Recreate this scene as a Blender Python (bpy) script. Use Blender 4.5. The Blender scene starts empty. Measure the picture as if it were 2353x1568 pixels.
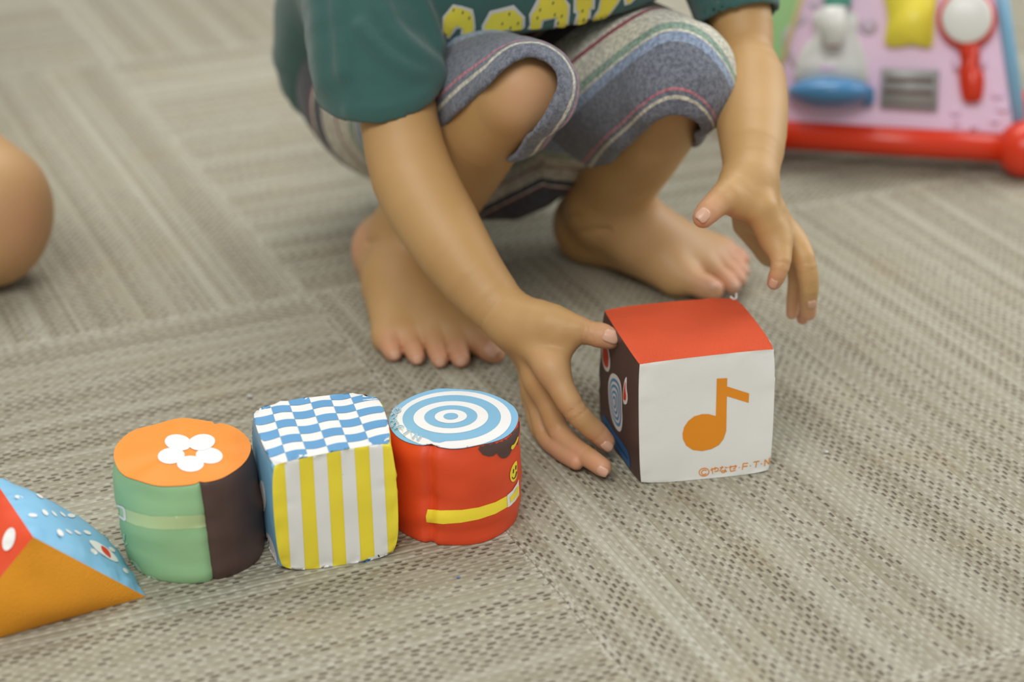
import bpy, bmesh, math, random
import numpy as np
from mathutils import Vector, Matrix, noise
from mathutils.bvhtree import BVHTree
from mathutils.geometry import delaunay_2d_cdt

random.seed(4)
rng = np.random.default_rng(7)
scene = bpy.context.scene
COL = scene.collection

# ------------------------------------------------------------------ camera
IW, IH, FPX = 2353.0, 1568.0, 4750.0          # image frame and focal length in pixels
PITCH, CAMH = 0.4516, 0.5362                  # from the 50 cm carpet tile seams
cd = bpy.data.cameras.new('camera')
cam = bpy.data.objects.new('camera', cd)
COL.objects.link(cam)
cam.location = (0, 0, CAMH)
cam.rotation_euler = (math.pi / 2 - PITCH, 0, 0)
cd.sensor_fit = 'HORIZONTAL'
cd.sensor_width = 36.0
cd.lens = FPX * 36.0 / IW
cd.clip_start = 0.02
cd.dof.use_dof = True
cd.dof.focus_distance = 1.035
cd.dof.aperture_fstop = 4.6
scene.camera = cam

# ------------------------------------------------------------------ light
scene.view_settings.view_transform = 'Standard'
scene.view_settings.look = 'None'
scene.view_settings.gamma = 1.0
scene.view_settings.use_curve_mapping = False
scene.view_settings.exposure = -0.34
w = bpy.data.worlds.new('room_light')
scene.world = w
w.use_nodes = True
w.node_tree.nodes['Background'].inputs[0].default_value = (1.0, 0.99, 0.97, 1)
w.node_tree.nodes['Background'].inputs[1].default_value = 0.50


def area(name, loc, target, size, size_y, power, col):
    l = bpy.data.lights.new(name, 'AREA')
    l.shape = 'RECTANGLE'
    l.size, l.size_y, l.energy, l.color = size, size_y, power, col
    o = bpy.data.objects.new(name, l)
    COL.objects.link(o)
    o.location = loc
    o.rotation_euler = (Vector(target) - Vector(loc)).to_track_quat('-Z', 'Y').to_euler()
    return o


area('ceiling_lamp', (-0.2, 2.4, 2.5), (-0.1, 1.2, 0), 2.2, 1.0, 56, (1.0, 0.985, 0.945))
area('ceiling_lamp', (-0.5, -1.0, 2.5), (0.0, 1.0, 0), 2.2, 1.0, 74, (1.0, 0.985, 0.95))
area('window_daylight', (2.3, 2.1, 1.35), (0.1, 1.1, 0.1), 1.5, 1.5, 46, (0.96, 0.98, 1.0))

# ------------------------------------------------------------------ helpers
SP, CP = math.sin(PITCH), math.cos(PITCH)
CAMO = np.array([0.0, 0.0, CAMH])


def ray(x, y):
    a = (x - IW / 2) / FPX
    b = -(y - IH / 2) / FPX
    return np.array([a, CP + b * SP, -SP + b * CP])


def G(x, y, z=0.0):                 # pixel on the horizontal plane z
    d = ray(x, y)
    return CAMO + d * ((z - CAMH) / d[2])


def PY(x, y, Y):                    # pixel at ground distance Y
    d = ray(x, y)
    return CAMO + d * (Y / d[1])


def depth(P):
    return P[1] * CP - (P[2] - CAMH) * SP


def K(x, y, Y, r):                  # pixel + distance + radius in pixels -> (point, radius), kept on the floor
    p = PY(x, y, Y)
    rr = r * depth(p) / FPX
    if p[2] < rr:
        p = G(x, y, rr)
    return p, rr


def lin(c):
    return tuple(((v / 255.0) / 12.92 if v / 255.0 <= 0.04045 else ((v / 255.0 + 0.055) / 1.055) ** 2.4) for v in c)


class N:                            # tiny node-expression helper
    nt = None

    def __init__(s, sock):
        s.s = sock

    @staticmethod
    def m(op, *a):
        n = N.nt.nodes.new('ShaderNodeMath')
        n.operation = op
        for i, v in enumerate(a):
            if isinstance(v, N):
                N.nt.links.new(v.s, n.inputs[i])
            else:
                n.inputs[i].default_value = v
        return N(n.outputs[0])

    def __add__(s, o): return N.m('ADD', s, o)
    def __radd__(s, o): return N.m('ADD', o, s)
    def __sub__(s, o): return N.m('SUBTRACT', s, o)
    def __rsub__(s, o): return N.m('SUBTRACT', o, s)
    def __mul__(s, o): return N.m('MULTIPLY', s, o)
    def __rmul__(s, o): return N.m('MULTIPLY', o, s)
    def floor(s): return N.m('FLOOR', s)
    def fract(s): return N.m('FRACT', s)
    def abs(s): return N.m('ABSOLUTE', s)

    def step(s, a, b):              # smoothstep
        n = N.nt.nodes.new('ShaderNodeMapRange')
        n.interpolation_type = 'SMOOTHSTEP'
        N.nt.links.new(s.s, n.inputs[0])
        n.inputs[1].default_value = a
        n.inputs[2].default_value = b
        return N(n.outputs[0])


def nmix(fac, a, b):
    n = N.nt.nodes.new('ShaderNodeMix')
    n.data_type = 'RGBA'
    for i, v in ((0, fac), (6, a), (7, b)):
        if isinstance(v, N):
            N.nt.links.new(v.s, n.inputs[i])
        elif i == 0:
            n.inputs[0].default_value = v
        else:
            n.inputs[i].default_value = (*lin(v), 1)
    return N(n.outputs[2])


def nnoise(vec, scale, detail=2.0, rough=0.5):
    n = N.nt.nodes.new('ShaderNodeTexNoise')
    n.inputs['Scale'].default_value = scale
    n.inputs['Detail'].default_value = detail
    n.inputs['Roughness'].default_value = rough
    if vec is not None:
        N.nt.links.new(vec.s, n.inputs['Vector'])
    return N(n.outputs[0])


def nvec(x, y, z=0.0):
    n = N.nt.nodes.new('ShaderNodeCombineXYZ')
    for i, v in enumerate((x, y, z)):
        if isinstance(v, N):
            N.nt.links.new(v.s, n.inputs[i])
        else:
            n.inputs[i].default_value = v
    return N(n.outputs[0])


def nwhite(vec):
    n = N.nt.nodes.new('ShaderNodeTexWhiteNoise')
    n.noise_dimensions = '3D'
    N.nt.links.new(vec.s, n.inputs['Vector'])
    return N(n.outputs[0])


def ncoord(kind='Object'):
    n = N.nt.nodes.new('ShaderNodeTexCoord')
    return N(n.outputs[kind])


def nsep(v):
    n = N.nt.nodes.new('ShaderNodeSeparateXYZ')
    N.nt.links.new(v.s, n.inputs[0])
    return [N(o) for o in n.outputs]


def newmat(name):
    m = bpy.data.materials.new(name)
    m.use_nodes = True
    N.nt = m.node_tree
    return m, m.node_tree.nodes['Principled BSDF']


def setin(bsdf, key, v):
    if isinstance(v, N):
        N.nt.links.new(v.s, bsdf.inputs[key])
    elif isinstance(v, tuple) and len(v) == 3:
        bsdf.inputs[key].default_value = (*lin(v), 1)
    else:
        bsdf.inputs[key].default_value = v


def nbump(bsdf, h, strength, dist):
    n = N.nt.nodes.new('ShaderNodeBump')
    n.inputs['Strength'].default_value = strength
    n.inputs['Distance'].default_value = dist
    N.nt.links.new(h.s, n.inputs['Height'])
    N.nt.links.new(n.outputs[0], bsdf.inputs['Normal'])


def fabric(name, col, rough=0.6, var=0.06, weave=2600, wrinkle=0.0, sheen=0.0, bump=0.55):
    m, b = newmat(name)
    c = ncoord('Object')
    n1 = nnoise(c, 45, 3)
    dark = tuple(v * (1 - var * 2) for v in col)
    setin(b, 'Base Color', nmix(n1, dark, col))
    setin(b, 'Roughness', rough)
    setin(b, 'Sheen Weight', sheen)
    h = nnoise(c, weave, 1)
    if wrinkle:
        h = h * 0.12 + nnoise(c, 70, 4, 0.55) * wrinkle
    nbump(b, h, bump, 0.001)
    return m


def plastic(name, col, rough=0.32):
    m, b = newmat(name)
    setin(b, 'Base Color', nmix(nnoise(ncoord('Object'), 30, 2), tuple(v * 0.96 for v in col), col))
    setin(b, 'Roughness', rough)
    return m


def link(o, parent=None):
    COL.objects.link(o)
    if parent is not None:
        o.parent = parent
    return o


def mesh_obj(name, verts, faces, mat, parent=None, smooth=True):
    me = bpy.data.meshes.new(name)
    me.from_pydata([tuple(map(float, v)) for v in verts], [], [tuple(map(int, f)) for f in faces])
    me.materials.append(mat)
    if smooth:
        me.shade_smooth()
    me.update()
    return link(bpy.data.objects.new(name, me), parent)


def np_obj(name, V, Q, mat, parent=None):
    me = bpy.data.meshes.new(name)
    n = Q.shape[1]
    me.vertices.add(len(V))
    me.vertices.foreach_set('co', V.astype(np.float32).ravel())
    me.loops.add(Q.size)
    me.loops.foreach_set('vertex_index', Q.astype(np.int32).ravel())
    me.polygons.add(len(Q))
    me.polygons.foreach_set('loop_start', np.arange(0, Q.size, n, dtype=np.int32))
    me.polygons.foreach_set('loop_total', np.full(len(Q), n, dtype=np.int32))
    me.polygons.foreach_set('use_smooth', np.ones(len(Q), dtype=bool))
    me.materials.append(mat)
    me.update(calc_edges=True)
    me.validate()
    return link(bpy.data.objects.new(name, me), parent)


def empty(name, loc, label, cat, group=None):
    o = bpy.data.objects.new(name, None)
    o.empty_display_size = 0.02
    o.location = loc
    COL.objects.link(o)
    o['label'], o['category'] = label, cat
    if group:
        o['group'] = group
    return o


def adopt(root, objs):              # parent world-placed meshes under a root that has a location only
    for o in objs:
        o.parent = root
        o.matrix_parent_inverse = Matrix.Translation(-Vector(root.location))


def bvh_of(objs):
    vs, fs = [], []
    for o in objs:
        k = len(vs)
        vs += [v.co.copy() for v in o.data.vertices]
        fs += [tuple(i + k for i in p.vertices) for p in o.data.polygons]
    return BVHTree.FromPolygons(vs, fs)


def in_poly(x, y, poly):
    c = False
    j = len(poly) - 1
    for i in range(len(poly)):
        xi, yi = poly[i]
        xj, yj = poly[j]
        if (yi > y) != (yj > y) and x < (xj - xi) * (y - yi) / (yj - yi) + xi:
            c = not c
        j = i
    return c


def smooth_loop(pts, n=4):          # Catmull-Rom closed loop
    out = []
    m = len(pts)
    for i in range(m):
        p0, p1, p2, p3 = [np.array(pts[(i + k) % m], float) for k in (-1, 0, 1, 2)]
        for k in range(n):
            t = k / n
            out.append(tuple(0.5 * (2 * p1 + (p2 - p0) * t + (2 * p0 - 5 * p1 + 4 * p2 - p3) * t * t + (3 * p1 - p0 - 3 * p2 + p3) * t ** 3)))
    return out


def ell(cx, cy, rx, ry, rot=0.0, n=28):
    c, s = math.cos(rot), math.sin(rot)
    return [(cx + rx * math.cos(t) * c - ry * math.sin(t) * s, cy + rx * math.cos(t) * s + ry * math.sin(t) * c)
            for t in [2 * math.pi * i / n for i in range(n)]]


def stroke(pts, wd, n=5):           # polyline -> outline of a round-ended pen stroke
    if len(pts) > 2:
        o = []
        P = [np.array(p, float) for p in pts]
        P = [2 * P[0] - P[1]] + P + [2 * P[-1] - P[-2]]
        for i in range(1, len(P) - 2):
            p0, p1, p2, p3 = P[i - 1:i + 3]
            for k in range(n):
                t = k / n
                o.append(0.5 * (2 * p1 + (p2 - p0) * t + (2 * p0 - 5 * p1 + 4 * p2 - p3) * t * t + (3 * p1 - p0 - 3 * p2 + p3) * t ** 3))
        o.append(P[-2])
        pts = o
    pts = [np.array(p, float) for p in pts]
    L, R = [], []
    for i, p in enumerate(pts):
        d = pts[min(i + 1, len(pts) - 1)] - pts[max(i - 1, 0)]
        d = d / (np.linalg.norm(d) + 1e-9)
        nrm = np.array([-d[1], d[0]]) * wd / 2
        L.append(p + nrm)
        R.append(p - nrm)
    return L, R


def ray_mesh(bvh, tri_pts, off):
    out = []
    for x, y in tri_pts:
        d = Vector(ray(x, y)).normalized()
        h, nrm, _, _ = bvh.ray_cast(Vector(CAMO), d)
        if h is None:
            out.append(None)
        else:
            if nrm.dot(d) > 0:
                nrm = -nrm
            out.append(h + nrm * off)
    return out


def decal(name, poly, bvh, mat, parent, off=0.0002, step=6.0):
    """flat print: an outline read in photo pixels, laid on the fabric surface it is printed on"""
    pts = []
    for i, p in enumerate(poly):
        q = poly[(i + 1) % len(poly)]
        L = math.hypot(q[0] - p[0], q[1] - p[1])
        for k in range(max(1, int(L / step))):
            t = k / max(1, int(L / step))
            pts.append((p[0] + (q[0] - p[0]) * t, p[1] + (q[1] - p[1]) * t))
    n = len(pts)
    xs, ys = [p[0] for p in pts], [p[1] for p in pts]
    gpts = []
    x = min(xs) + step / 2
    while x < max(xs):
        y = min(ys) + step / 2
        while y < max(ys):
            if in_poly(x, y, pts):
                gpts.append((x, y))
            y += step
        x += step
    allp = [Vector(p) for p in pts + gpts]
    co, _, fa, _, _, _ = delaunay_2d_cdt(allp, [(i, (i + 1) % n) for i in range(n)], [], 1, 1e-4)
    pts2 = [(c[0], c[1]) for c in co]
    P3 = ray_mesh(bvh, pts2, off)
    hits = [i for i, q in enumerate(P3) if q is not None]
    if not hits:
        return None
    for i, q in enumerate(P3):          # outline runs over the panel's edge: pull it back onto the panel
        if q is None:
            j = min(hits, key=lambda k: (pts2[k][0] - pts2[i][0]) ** 2 + (pts2[k][1] - pts2[i][1]) ** 2)
            a, b = np.array(pts2[j]), np.array(pts2[i])
            for _ in range(9):
                m_ = (a + b) / 2
                h = ray_mesh(bvh, [tuple(m_)], off)[0]
                if h is None:
                    b = m_
                else:
                    a, P3[i] = m_, h
            if P3[i] is None:
                P3[i] = P3[j]
    keep = [f for f in fa if all(P3[i] is not None for i in f)]
    keep = [f for f in keep if max((P3[f[0]] - P3[f[1]]).length, (P3[f[1]] - P3[f[2]]).length, (P3[f[2]] - P3[f[0]]).length) < max(step * 0.0012, 0.012)]
    if not keep:
        return None
    par = {i: i for f in keep for i in f}           # keep the largest connected patch

    def find(i):
        while par[i] != i:
            par[i] = par[par[i]]
            i = par[i]
        return i
    for f in keep:
        for j in f[1:]:
            par[find(j)] = find(f[0])
    cnt = {}
    for f in keep:
        cnt[find(f[0])] = cnt.get(find(f[0]), 0) + 1
    best = max(cnt, key=cnt.get)
    keep = [f for f in keep if find(f[0]) == best]
    idx = sorted({i for f in keep for i in f})
    mp = {i: k for k, i in enumerate(idx)}
    me = bpy.data.meshes.new(name)
    base = Vector(parent.location) if parent.type == 'EMPTY' else Vector((0, 0, 0))
    me.from_pydata([tuple(P3[i] - base) for i in idx], [], [tuple(mp[i] for i in f) for f in keep])
    me.materials.append(mat)
    me.shade_smooth()
    return link(bpy.data.objects.new(name, me), parent)


def stroke_decal(name, pts, wd, bvh, mat, parent, off=0.0002, step=4.0):
    L, R = stroke(pts, wd)
    P3 = ray_mesh(bvh, [tuple(p) for p in L + R], off)
    n = len(L)
    fs = []
    for i in range(n - 1):
        f = (i, i + 1, n + i + 1, n + i)
        if all(P3[k] is not None for k in f) and (P3[i] - P3[i + 1]).length < 0.03:
            fs.append(f)
    if not fs:
        return None
    return P3, fs


def strokes_decal(name, lines, wd, bvh, mat, parent, off=0.0002):
    vs, fs = [], []
    base = Vector(parent.location) if parent.type == 'EMPTY' else Vector((0, 0, 0))
    for ln in lines:
        r = stroke_decal(name, ln, wd, bvh, mat, parent, off)
        if r is None:
            continue
        k = len(vs)
        vs += [tuple((p if p is not None else Vector((0, 0, 0))) - base) for p in r[0]]
        fs += [tuple(i + k for i in f) for f in r[1]]
    if not fs:
        return None
    used = sorted({i for f in fs for i in f})
    mp = {i: k for k, i in enumerate(used)}
    return mesh_obj(name, [vs[i] for i in used], [tuple(mp[i] for i in f) for f in fs], mat, parent)

# ------------------------------------------------------------------ floor: woven carpet tiles
def carpet_material():
    m, b = newmat('woven_carpet')
    oc = ncoord('Object')
    x, y, z = nsep(oc)
    oi = N.nt.nodes.new('ShaderNodeObjectInfo')
    rnd = N(oi.outputs['Random'])
    p, L = 0.00295, 0.0074
    wob = (nnoise(oc, 70, 1) - 0.5) * 0.0010
    yy = (y + wob) * (1 / p)
    r = yy.floor()
    fy = yy.fract()
    rr = nwhite(nvec(r, rnd * 97.0, 3.0))
    xx = x * (1 / L) + r * 0.5 + rr * 0.30 + (nnoise(oc, 120, 1) - 0.5) * 0.35
    c = xx.floor()
    fx = xx.fract()
    cr = nwhite(nvec(c, r, rnd * 31.0))
    band = nnoise(nvec(r * 0.25, rnd * 50.0, 0.5), 1.0, 4, 0.75).step(0.36, 0.64)       # darker and lighter yarn rows
    wide = nnoise(nvec(r * 0.053, rnd * 77.0, 2.5), 1.0, 2, 0.6).step(0.35, 0.65)
    gx = (fx - 0.5).abs() * 2.0
    gy = (fy - 0.5).abs() * 2.0
    gap = (1.0 - gx).step(0.32, 0.66) * (1.0 - gy).step(0.28, 0.80)
    gap = gap * (cr * 0.6 + band * 0.55).step(0.30, 0.95)
    light = gx.step(0.35, 0.95) * (1.0 - gy).step(0.0, 0.8) * nwhite(nvec(c, r, 5.0))
    yarn = nmix(rr * 0.6 + cr * 0.4, (148, 144, 123), (184, 183, 167))
    yarn = nmix(band * 0.38 + wide * 0.15, yarn, (131, 121, 99))
    yarn = nmix((1.0 - gx).step(0.1, 0.9) * (0.06 + 0.22 * cr), yarn, (112, 101, 79))
    yarn = nmix(light * 0.42, yarn, (206, 205, 188))
    yarn = nmix(nnoise(oc, 17, 3).step(0.5, 0.8) * 0.25, yarn, (160, 136, 100))
    col = nmix(gap * 0.84, yarn, (74, 62, 48))
    # frayed pale yarn ends along the cut edges of the tile
    ed = N.m('MINIMUM', 0.2493 - x.abs(), 0.2493 - y.abs())
    fr = (1.0 - ed.step(0.0005, 0.0042)) * nnoise(oc, 300, 2).step(0.46, 0.58)
    col = nmix(fr * 0.55, col, (200, 198, 184))
    setin(b, 'Base Color', col)
    setin(b, 'Roughness', 0.72)
    setin(b, 'Specular IOR Level', 0.35)
    h = (1.0 - gy).step(0.0, 0.8) * 0.4 + (1.0 - gap) * 0.6 + light * 0.4
    nbump(b, h, 0.7, 0.0012)
    return m


def build_floor():
    sub, b = newmat('subfloor')
    setin(b, 'Base Color', (96, 88, 74))
    setin(b, 'Roughness', 0.9)
    bm = bmesh.new()
    bmesh.ops.create_cube(bm, size=1.0, matrix=Matrix.Translation((0, 1.5, -0.036)) @ Matrix.Diagonal((7, 7, 0.06, 1)))
    me = bpy.data.meshes.new('floor')
    bm.to_mesh(me)
    me.materials.append(sub)
    fl = link(bpy.data.objects.new('floor', me))
    fl['kind'] = 'structure'
    fl['label'] = 'beige woven carpet tile floor'
    bm = bmesh.new()
    T = 0.49995
    bmesh.ops.create_cube(bm, size=1.0, matrix=Matrix.Translation((0, 0, -0.003)) @ Matrix.Diagonal((T, T, 0.006, 1)))
    bmesh.ops.bevel(bm, geom=[e for e in bm.edges if all(v.co.z > -0.001 for v in e.verts)], offset=0.0004, segments=1, affect='EDGES')
    me = bpy.data.meshes.new('carpet_tile')
    bm.to_mesh(me)
    me.materials.append(carpet_material())
    O = np.array([-0.1288, 1.172])
    ua = 0.4168
    U = np.array([math.cos(ua), math.sin(ua)])
    Vv = np.array([-U[1], U[0]])
    for i in range(-5, 5):
        for j in range(-3, 5):
            c = O + U * (i + 0.5) * 0.5 + Vv * (j + 0.5) * 0.5
            o = bpy.data.objects.new('carpet_tile', me)
            o.location = (c[0], c[1], 0)
            o.rotation_euler = (0, 0, ua + (math.pi / 2 if (i + j) % 2 else 0) + (math.pi if rng.random() > .5 else 0))
            link(o, fl)


build_floor()

# ------------------------------------------------------------------ fabric materials of the blocks
M = dict(
    white=fabric('white_satin', (236, 236, 232), 0.5, 0.01, wrinkle=0.35),
    red_felt=fabric('red_felt', (224, 86, 44), 0.95, 0.05, weave=1500),
    brown=fabric('brown_satin', (86, 64, 58), 0.5, 0.05, wrinkle=0.35),
    orange_ink=fabric('orange_print', (236, 146, 26), 0.55, 0.01, bump=0.1),
    red_ink=fabric('red_print', (222, 58, 24), 0.55, 0.01, bump=0.1),
    white_ink=fabric('white_print', (236, 236, 233), 0.55, 0.01, bump=0.1),
    blue_ink=fabric('blue_print', (96, 156, 202), 0.55, 0.01, bump=0.1),
    sky_ink=fabric('sky_blue_print', (128, 182, 212), 0.55, 0.01, bump=0.1),
    deep_blue=fabric('deep_blue_print', (40, 98, 152), 0.55, 0.01, bump=0.1),
    black_ink=fabric('dark_print', (40, 34, 32), 0.55, 0.01, bump=0.1),
    yellow_ink=fabric('yellow_print', (250, 226, 58), 0.55, 0.01, bump=0.1),
    pale_green_ink=fabric('pale_green_print', (192, 216, 160), 0.55, 0.01, bump=0.1),
    mint_ink=fabric('mint_print', (180, 214, 180), 0.55, 0.01, bump=0.1),
    pink_ink=fabric('pink_print', (226, 190, 182), 0.55, 0.01, bump=0.1),
    brown_ink=fabric('brown_print', (84, 60, 54), 0.55, 0.01, bump=0.1),
    yellow=fabric('yellow_satin', (250, 230, 62), 0.5, 0.03, wrinkle=0.4),
    sky=fabric('sky_blue_satin', (134, 192, 226), 0.5, 0.03, wrinkle=0.4),
    green=fabric('green_satin', (158, 204, 152), 0.5, 0.04, wrinkle=0.4),
    orange_top=fabric('orange_satin', (246, 146, 44), 0.55, 0.02, wrinkle=0.3),
    orange_felt=fabric('orange_felt', (240, 160, 36), 0.95, 0.05, weave=1500),
    red=fabric('red_satin', (234, 78, 34), 0.5, 0.05, wrinkle=0.4),
    thread=fabric('white_thread', (220, 214, 204), 0.8, 0.02),
)


def wr(p, a, s):                    # wrinkle displacement
    return a * noise.noise(Vector(p) * s)


def soft_cube(root, C, mats, e=0.03, e3=0.03, n=22, names=None, pucker=0.0006, seed=0.0):
    """C: 8 corners keyed by signs (x,y,z) with x right, y away, z up; six sewn panels"""
    cor = {k: np.array(v, float) for k, v in C.items()}
    ctr = sum(cor.values()) / 8

    def tri(a, b, c):
        q = 1 - e * (a * a * b * b + b * b * c * c + c * c * a * a) + e * 1.0 - e3 * abs(a * b * c) ** 5
        a, b, c = a * q, b * q, c * q
        p = np.zeros(3)
        for (sx, sy, sz), v in cor.items():
            p += v * (1 + sx * a) * (1 + sy * b) * (1 + sz * c) / 8
        return p

    defs = {'front_panel': (lambda u, v: (u, -1, v)), 'back_panel': (lambda u, v: (-u, 1, v)), 'left_panel': (lambda u, v: (-1, -u, v)),
            'right_panel': (lambda u, v: (1, u, v)), 'top_panel': (lambda u, v: (u, v, 1)), 'bottom_panel': (lambda u, v: (u, -v, -1))}
    objs = {}
    for nm, f in defs.items():
        V, F = [], []
        for j in range(n + 1):
            for i in range(n + 1):
                u, v = math.sin((2 * i / n - 1) * math.pi / 2 * 0.92) / math.sin(math.pi / 2 * .92), math.sin((2 * j / n - 1) * math.pi / 2 * .92) / math.sin(math.pi / 2 * .92)
                abc = f(u, v)
                p = tri(*abc)
                ed = max(abs(u), abs(v))
                w_ = ed ** 6 * (1 - ed ** 40)
                along = (v if abs(u) > abs(v) else u)
                dn = p - ctr
                dn = dn / np.linalg.norm(dn)
                dd = wr(p + seed, 0.0010, 42.0) * (1 - ed ** 8) + pucker * w_ * noise.noise(Vector((along * 9 + seed * 7, len(nm) % 7, 0.5))) * 2.0
                p = p + dn * dd
                if p[2] < 0.0002:
                    p[2] = 0.0002
                V.append(p - np.array(root.location))
        for j in range(n):
            for i in range(n):
                k = j * (n + 1) + i
                F.append((k, k + 1, k + n + 2, k + n + 1))
        objs[nm] = mesh_obj(nm, V, F, mats[nm], root)
    return objs


def world_bvh(objs, root):
    vs, fs = [], []
    base = Vector(root.location)
    for o in objs:
        k = len(vs)
        vs += [v.co + base for v in o.data.vertices]
        fs += [tuple(i + k for i in p.vertices) for p in o.data.polygons]
    return BVHTree.FromPolygons(vs, fs)


# ---- music-note cube
def music_cube():
    FL, FR, BL = G(1470, 1116), G(1772, 1087), G(1375, 976)
    BR = FR + BL - FL
    H = 0.0700
    C = {(-1, -1, -1): FL, (1, -1, -1): FR, (-1, 1, -1): BL, (1, 1, -1): BR,
         (-1, -1, 1): G(1466, 836, H), (1, -1, 1): G(1784, 800, H), (-1, 1, 1): G(1383, 708, H), (1, 1, 1): G(1692, 680, H)}
    c = (FL + FR + BL + BR) / 4
    root = empty('music_note_cube', (c[0], c[1], 0), 'red-topped fabric cube with an orange music note on its white front, touched by a hand', 'toy block')
    o = soft_cube(root, C, dict(front_panel=M['white'], back_panel=M['white'], left_panel=M['brown'], right_panel=M['white'],
                                top_panel=M['red_felt'], bottom_panel=M['white']), e=0.007, e3=0.02, pucker=0.0011, seed=0.3)
    bv = world_bvh([o['front_panel']], root)
    s, ox, oy = 3.266, 1350, 660
    note = [(970, 687), (1048, 683), (1046, 745), (1212, 798), (1208, 868), (1045, 818), (1040, 1080), (1020, 1140), (985, 1185), (930, 1215), (860, 1230),
            (790, 1222), (740, 1190), (715, 1140), (712, 1100), (725, 1050), (755, 1005), (800, 970), (860, 953), (910, 953), (962, 968)]
    nt = decal('music_note', [(x / s + ox, y / s + oy) for x, y in note], bv, M['orange_ink'], root, step=5)
    nt['label'] = 'orange music note print'
    # maker's line, drawn stroke by stroke
    s, ox, oy = 11.765, 1590, 1030
    circ = [(325 + 132 * math.cos(t) * 1.0, 648 + 105 * math.sin(t) - 10 * math.cos(t)) for t in np.linspace(0, 2 * math.pi, 25)]
    cc = [(390, 610), (355, 592), (310, 595), (265, 630), (258, 680), (285, 712), (335, 712), (385, 682)]
    L = [circ, cc,
         [(495, 598), (590, 555), (670, 535), (708, 560), (700, 605), (650, 628), (605, 632)], [(620, 515), (632, 540), (615, 590)], [(535, 535), (548, 610), (560, 695)],
         [(745, 535), (850, 515)], [(812, 488), (790, 560), (745, 628)], [(885, 515), (965, 528)],
         [(893, 560), (903, 610), (880, 648), (825, 662), (795, 635), (830, 610), (880, 612), (945, 630)],
         [(995, 520), (1100, 495), (1215, 482)], [(1172, 455), (1178, 510), (1160, 545), (1105, 558)], [(1045, 475), (1035, 560), (1045, 622), (1110, 612), (1180, 592)],
         [(1262, 530), (1290, 520)],
         [(1378, 420), (1370, 500), (1352, 585)], [(1378, 420), (1450, 412), (1515, 405)], [(1372, 500), (1500, 482)],
         [(1560, 480), (1590, 470)],
         [(1655, 380), (1740, 365), (1820, 348)], [(1740, 368), (1732, 450), (1718, 525)],
         [(1862, 428), (1892, 418)],
         [(1958, 482), (1970, 400), (1978, 315), (2030, 375), (2075, 430), (2085, 340), (2098, 258)]]
    t = strokes_decal('lettering', [[(x / s + ox, y / s + oy) for x, y in l] for l in L], 2.3, bv, M['orange_ink'], root)
    if t:
        t['label'] = 'small orange hand-lettered copyright line'
    # marks on the brown side
    bv = world_bvh([o['left_panel']], root)
    s, ox, oy = 4.482, 1370, 770

    def tr(l): return [(x / s + ox, y / s + oy) for x, y in l]
    A = [(60, 120), (75, 90), (105, 80), (130, 150), (146, 240), (143, 340), (122, 378), (90, 350), (65, 260)]
    decal('mark', smooth_loop(tr(A)), bv, M['white_ink'], root, .0002, 4)
    A2 = [(78, 130), (95, 115), (118, 150), (131, 240), (128, 320), (112, 334), (90, 300), (74, 220)]
    decal('mark', smooth_loop(tr(A2)), bv, M['red_ink'], root, .0004, 4)
    B = [(310, 438), (318, 445), (317, 540), (327, 640), (320, 700), (303, 716), (285, 700), (278, 640), (284, 550), (296, 470)]
    decal('mark', smooth_loop(tr(B)), bv, M['white_ink'], root, .0002, 3)
    B2 = [(308, 484), (306, 560), (314, 630), (308, 668), (297, 672), (286, 650), (290, 580), (300, 510)]
    decal('mark', smooth_loop(tr(B2)), bv, M['red_ink'], root, .0004, 3)
    R0 = [(180, 396), (225, 430), (258, 510), (268, 640), (270, 760), (274, 880), (262, 975), (238, 994), (200, 950), (165, 860), (140, 730), (128, 600), (130, 490), (150, 415)]
    cx0, cy0 = 206, 690
    for k, f in enumerate((1.0, 0.83, 0.72, 0.62, 0.52, 0.41, 0.32, 0.22, 0.13)):
        decal('ring_mark', smooth_loop(tr([(cx0 + (x - cx0) * f, cy0 + (y - cy0) * f) for x, y in R0])), bv, M['white_ink'] if k % 2 == 0 else M['blue_ink'], root, .0002 + .00012 * k, 4)
    D = [(70, 830), (85, 820), (105, 850), (180, 985), (260, 1090), (320, 1185), (345, 1260), (354, 1340), (350, 1370), (335, 1350), (230, 1200), (130, 1060), (85, 960), (68, 880)]
    decal('mark', tr(D), bv, M['deep_blue'], root, .0002, 4)
    strokes_decal('mark', [tr([(98, 905), (180, 1050), (330, 1275)])], 1.3, bv, M['black_ink'], root, .0004)
    # loose thread loop and a snag on the felt
    tp = [G(1678, 684, H), G(1686, 690, H - .001), G(1691, 688, H), G(1692, 677, H + .001)]
    tube('thread', [p - np.array(root.location) + np.array([0, 0, .0006]) for p in tp], [0.0007] * 4, M['thread'], root)
    return root, o


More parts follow.
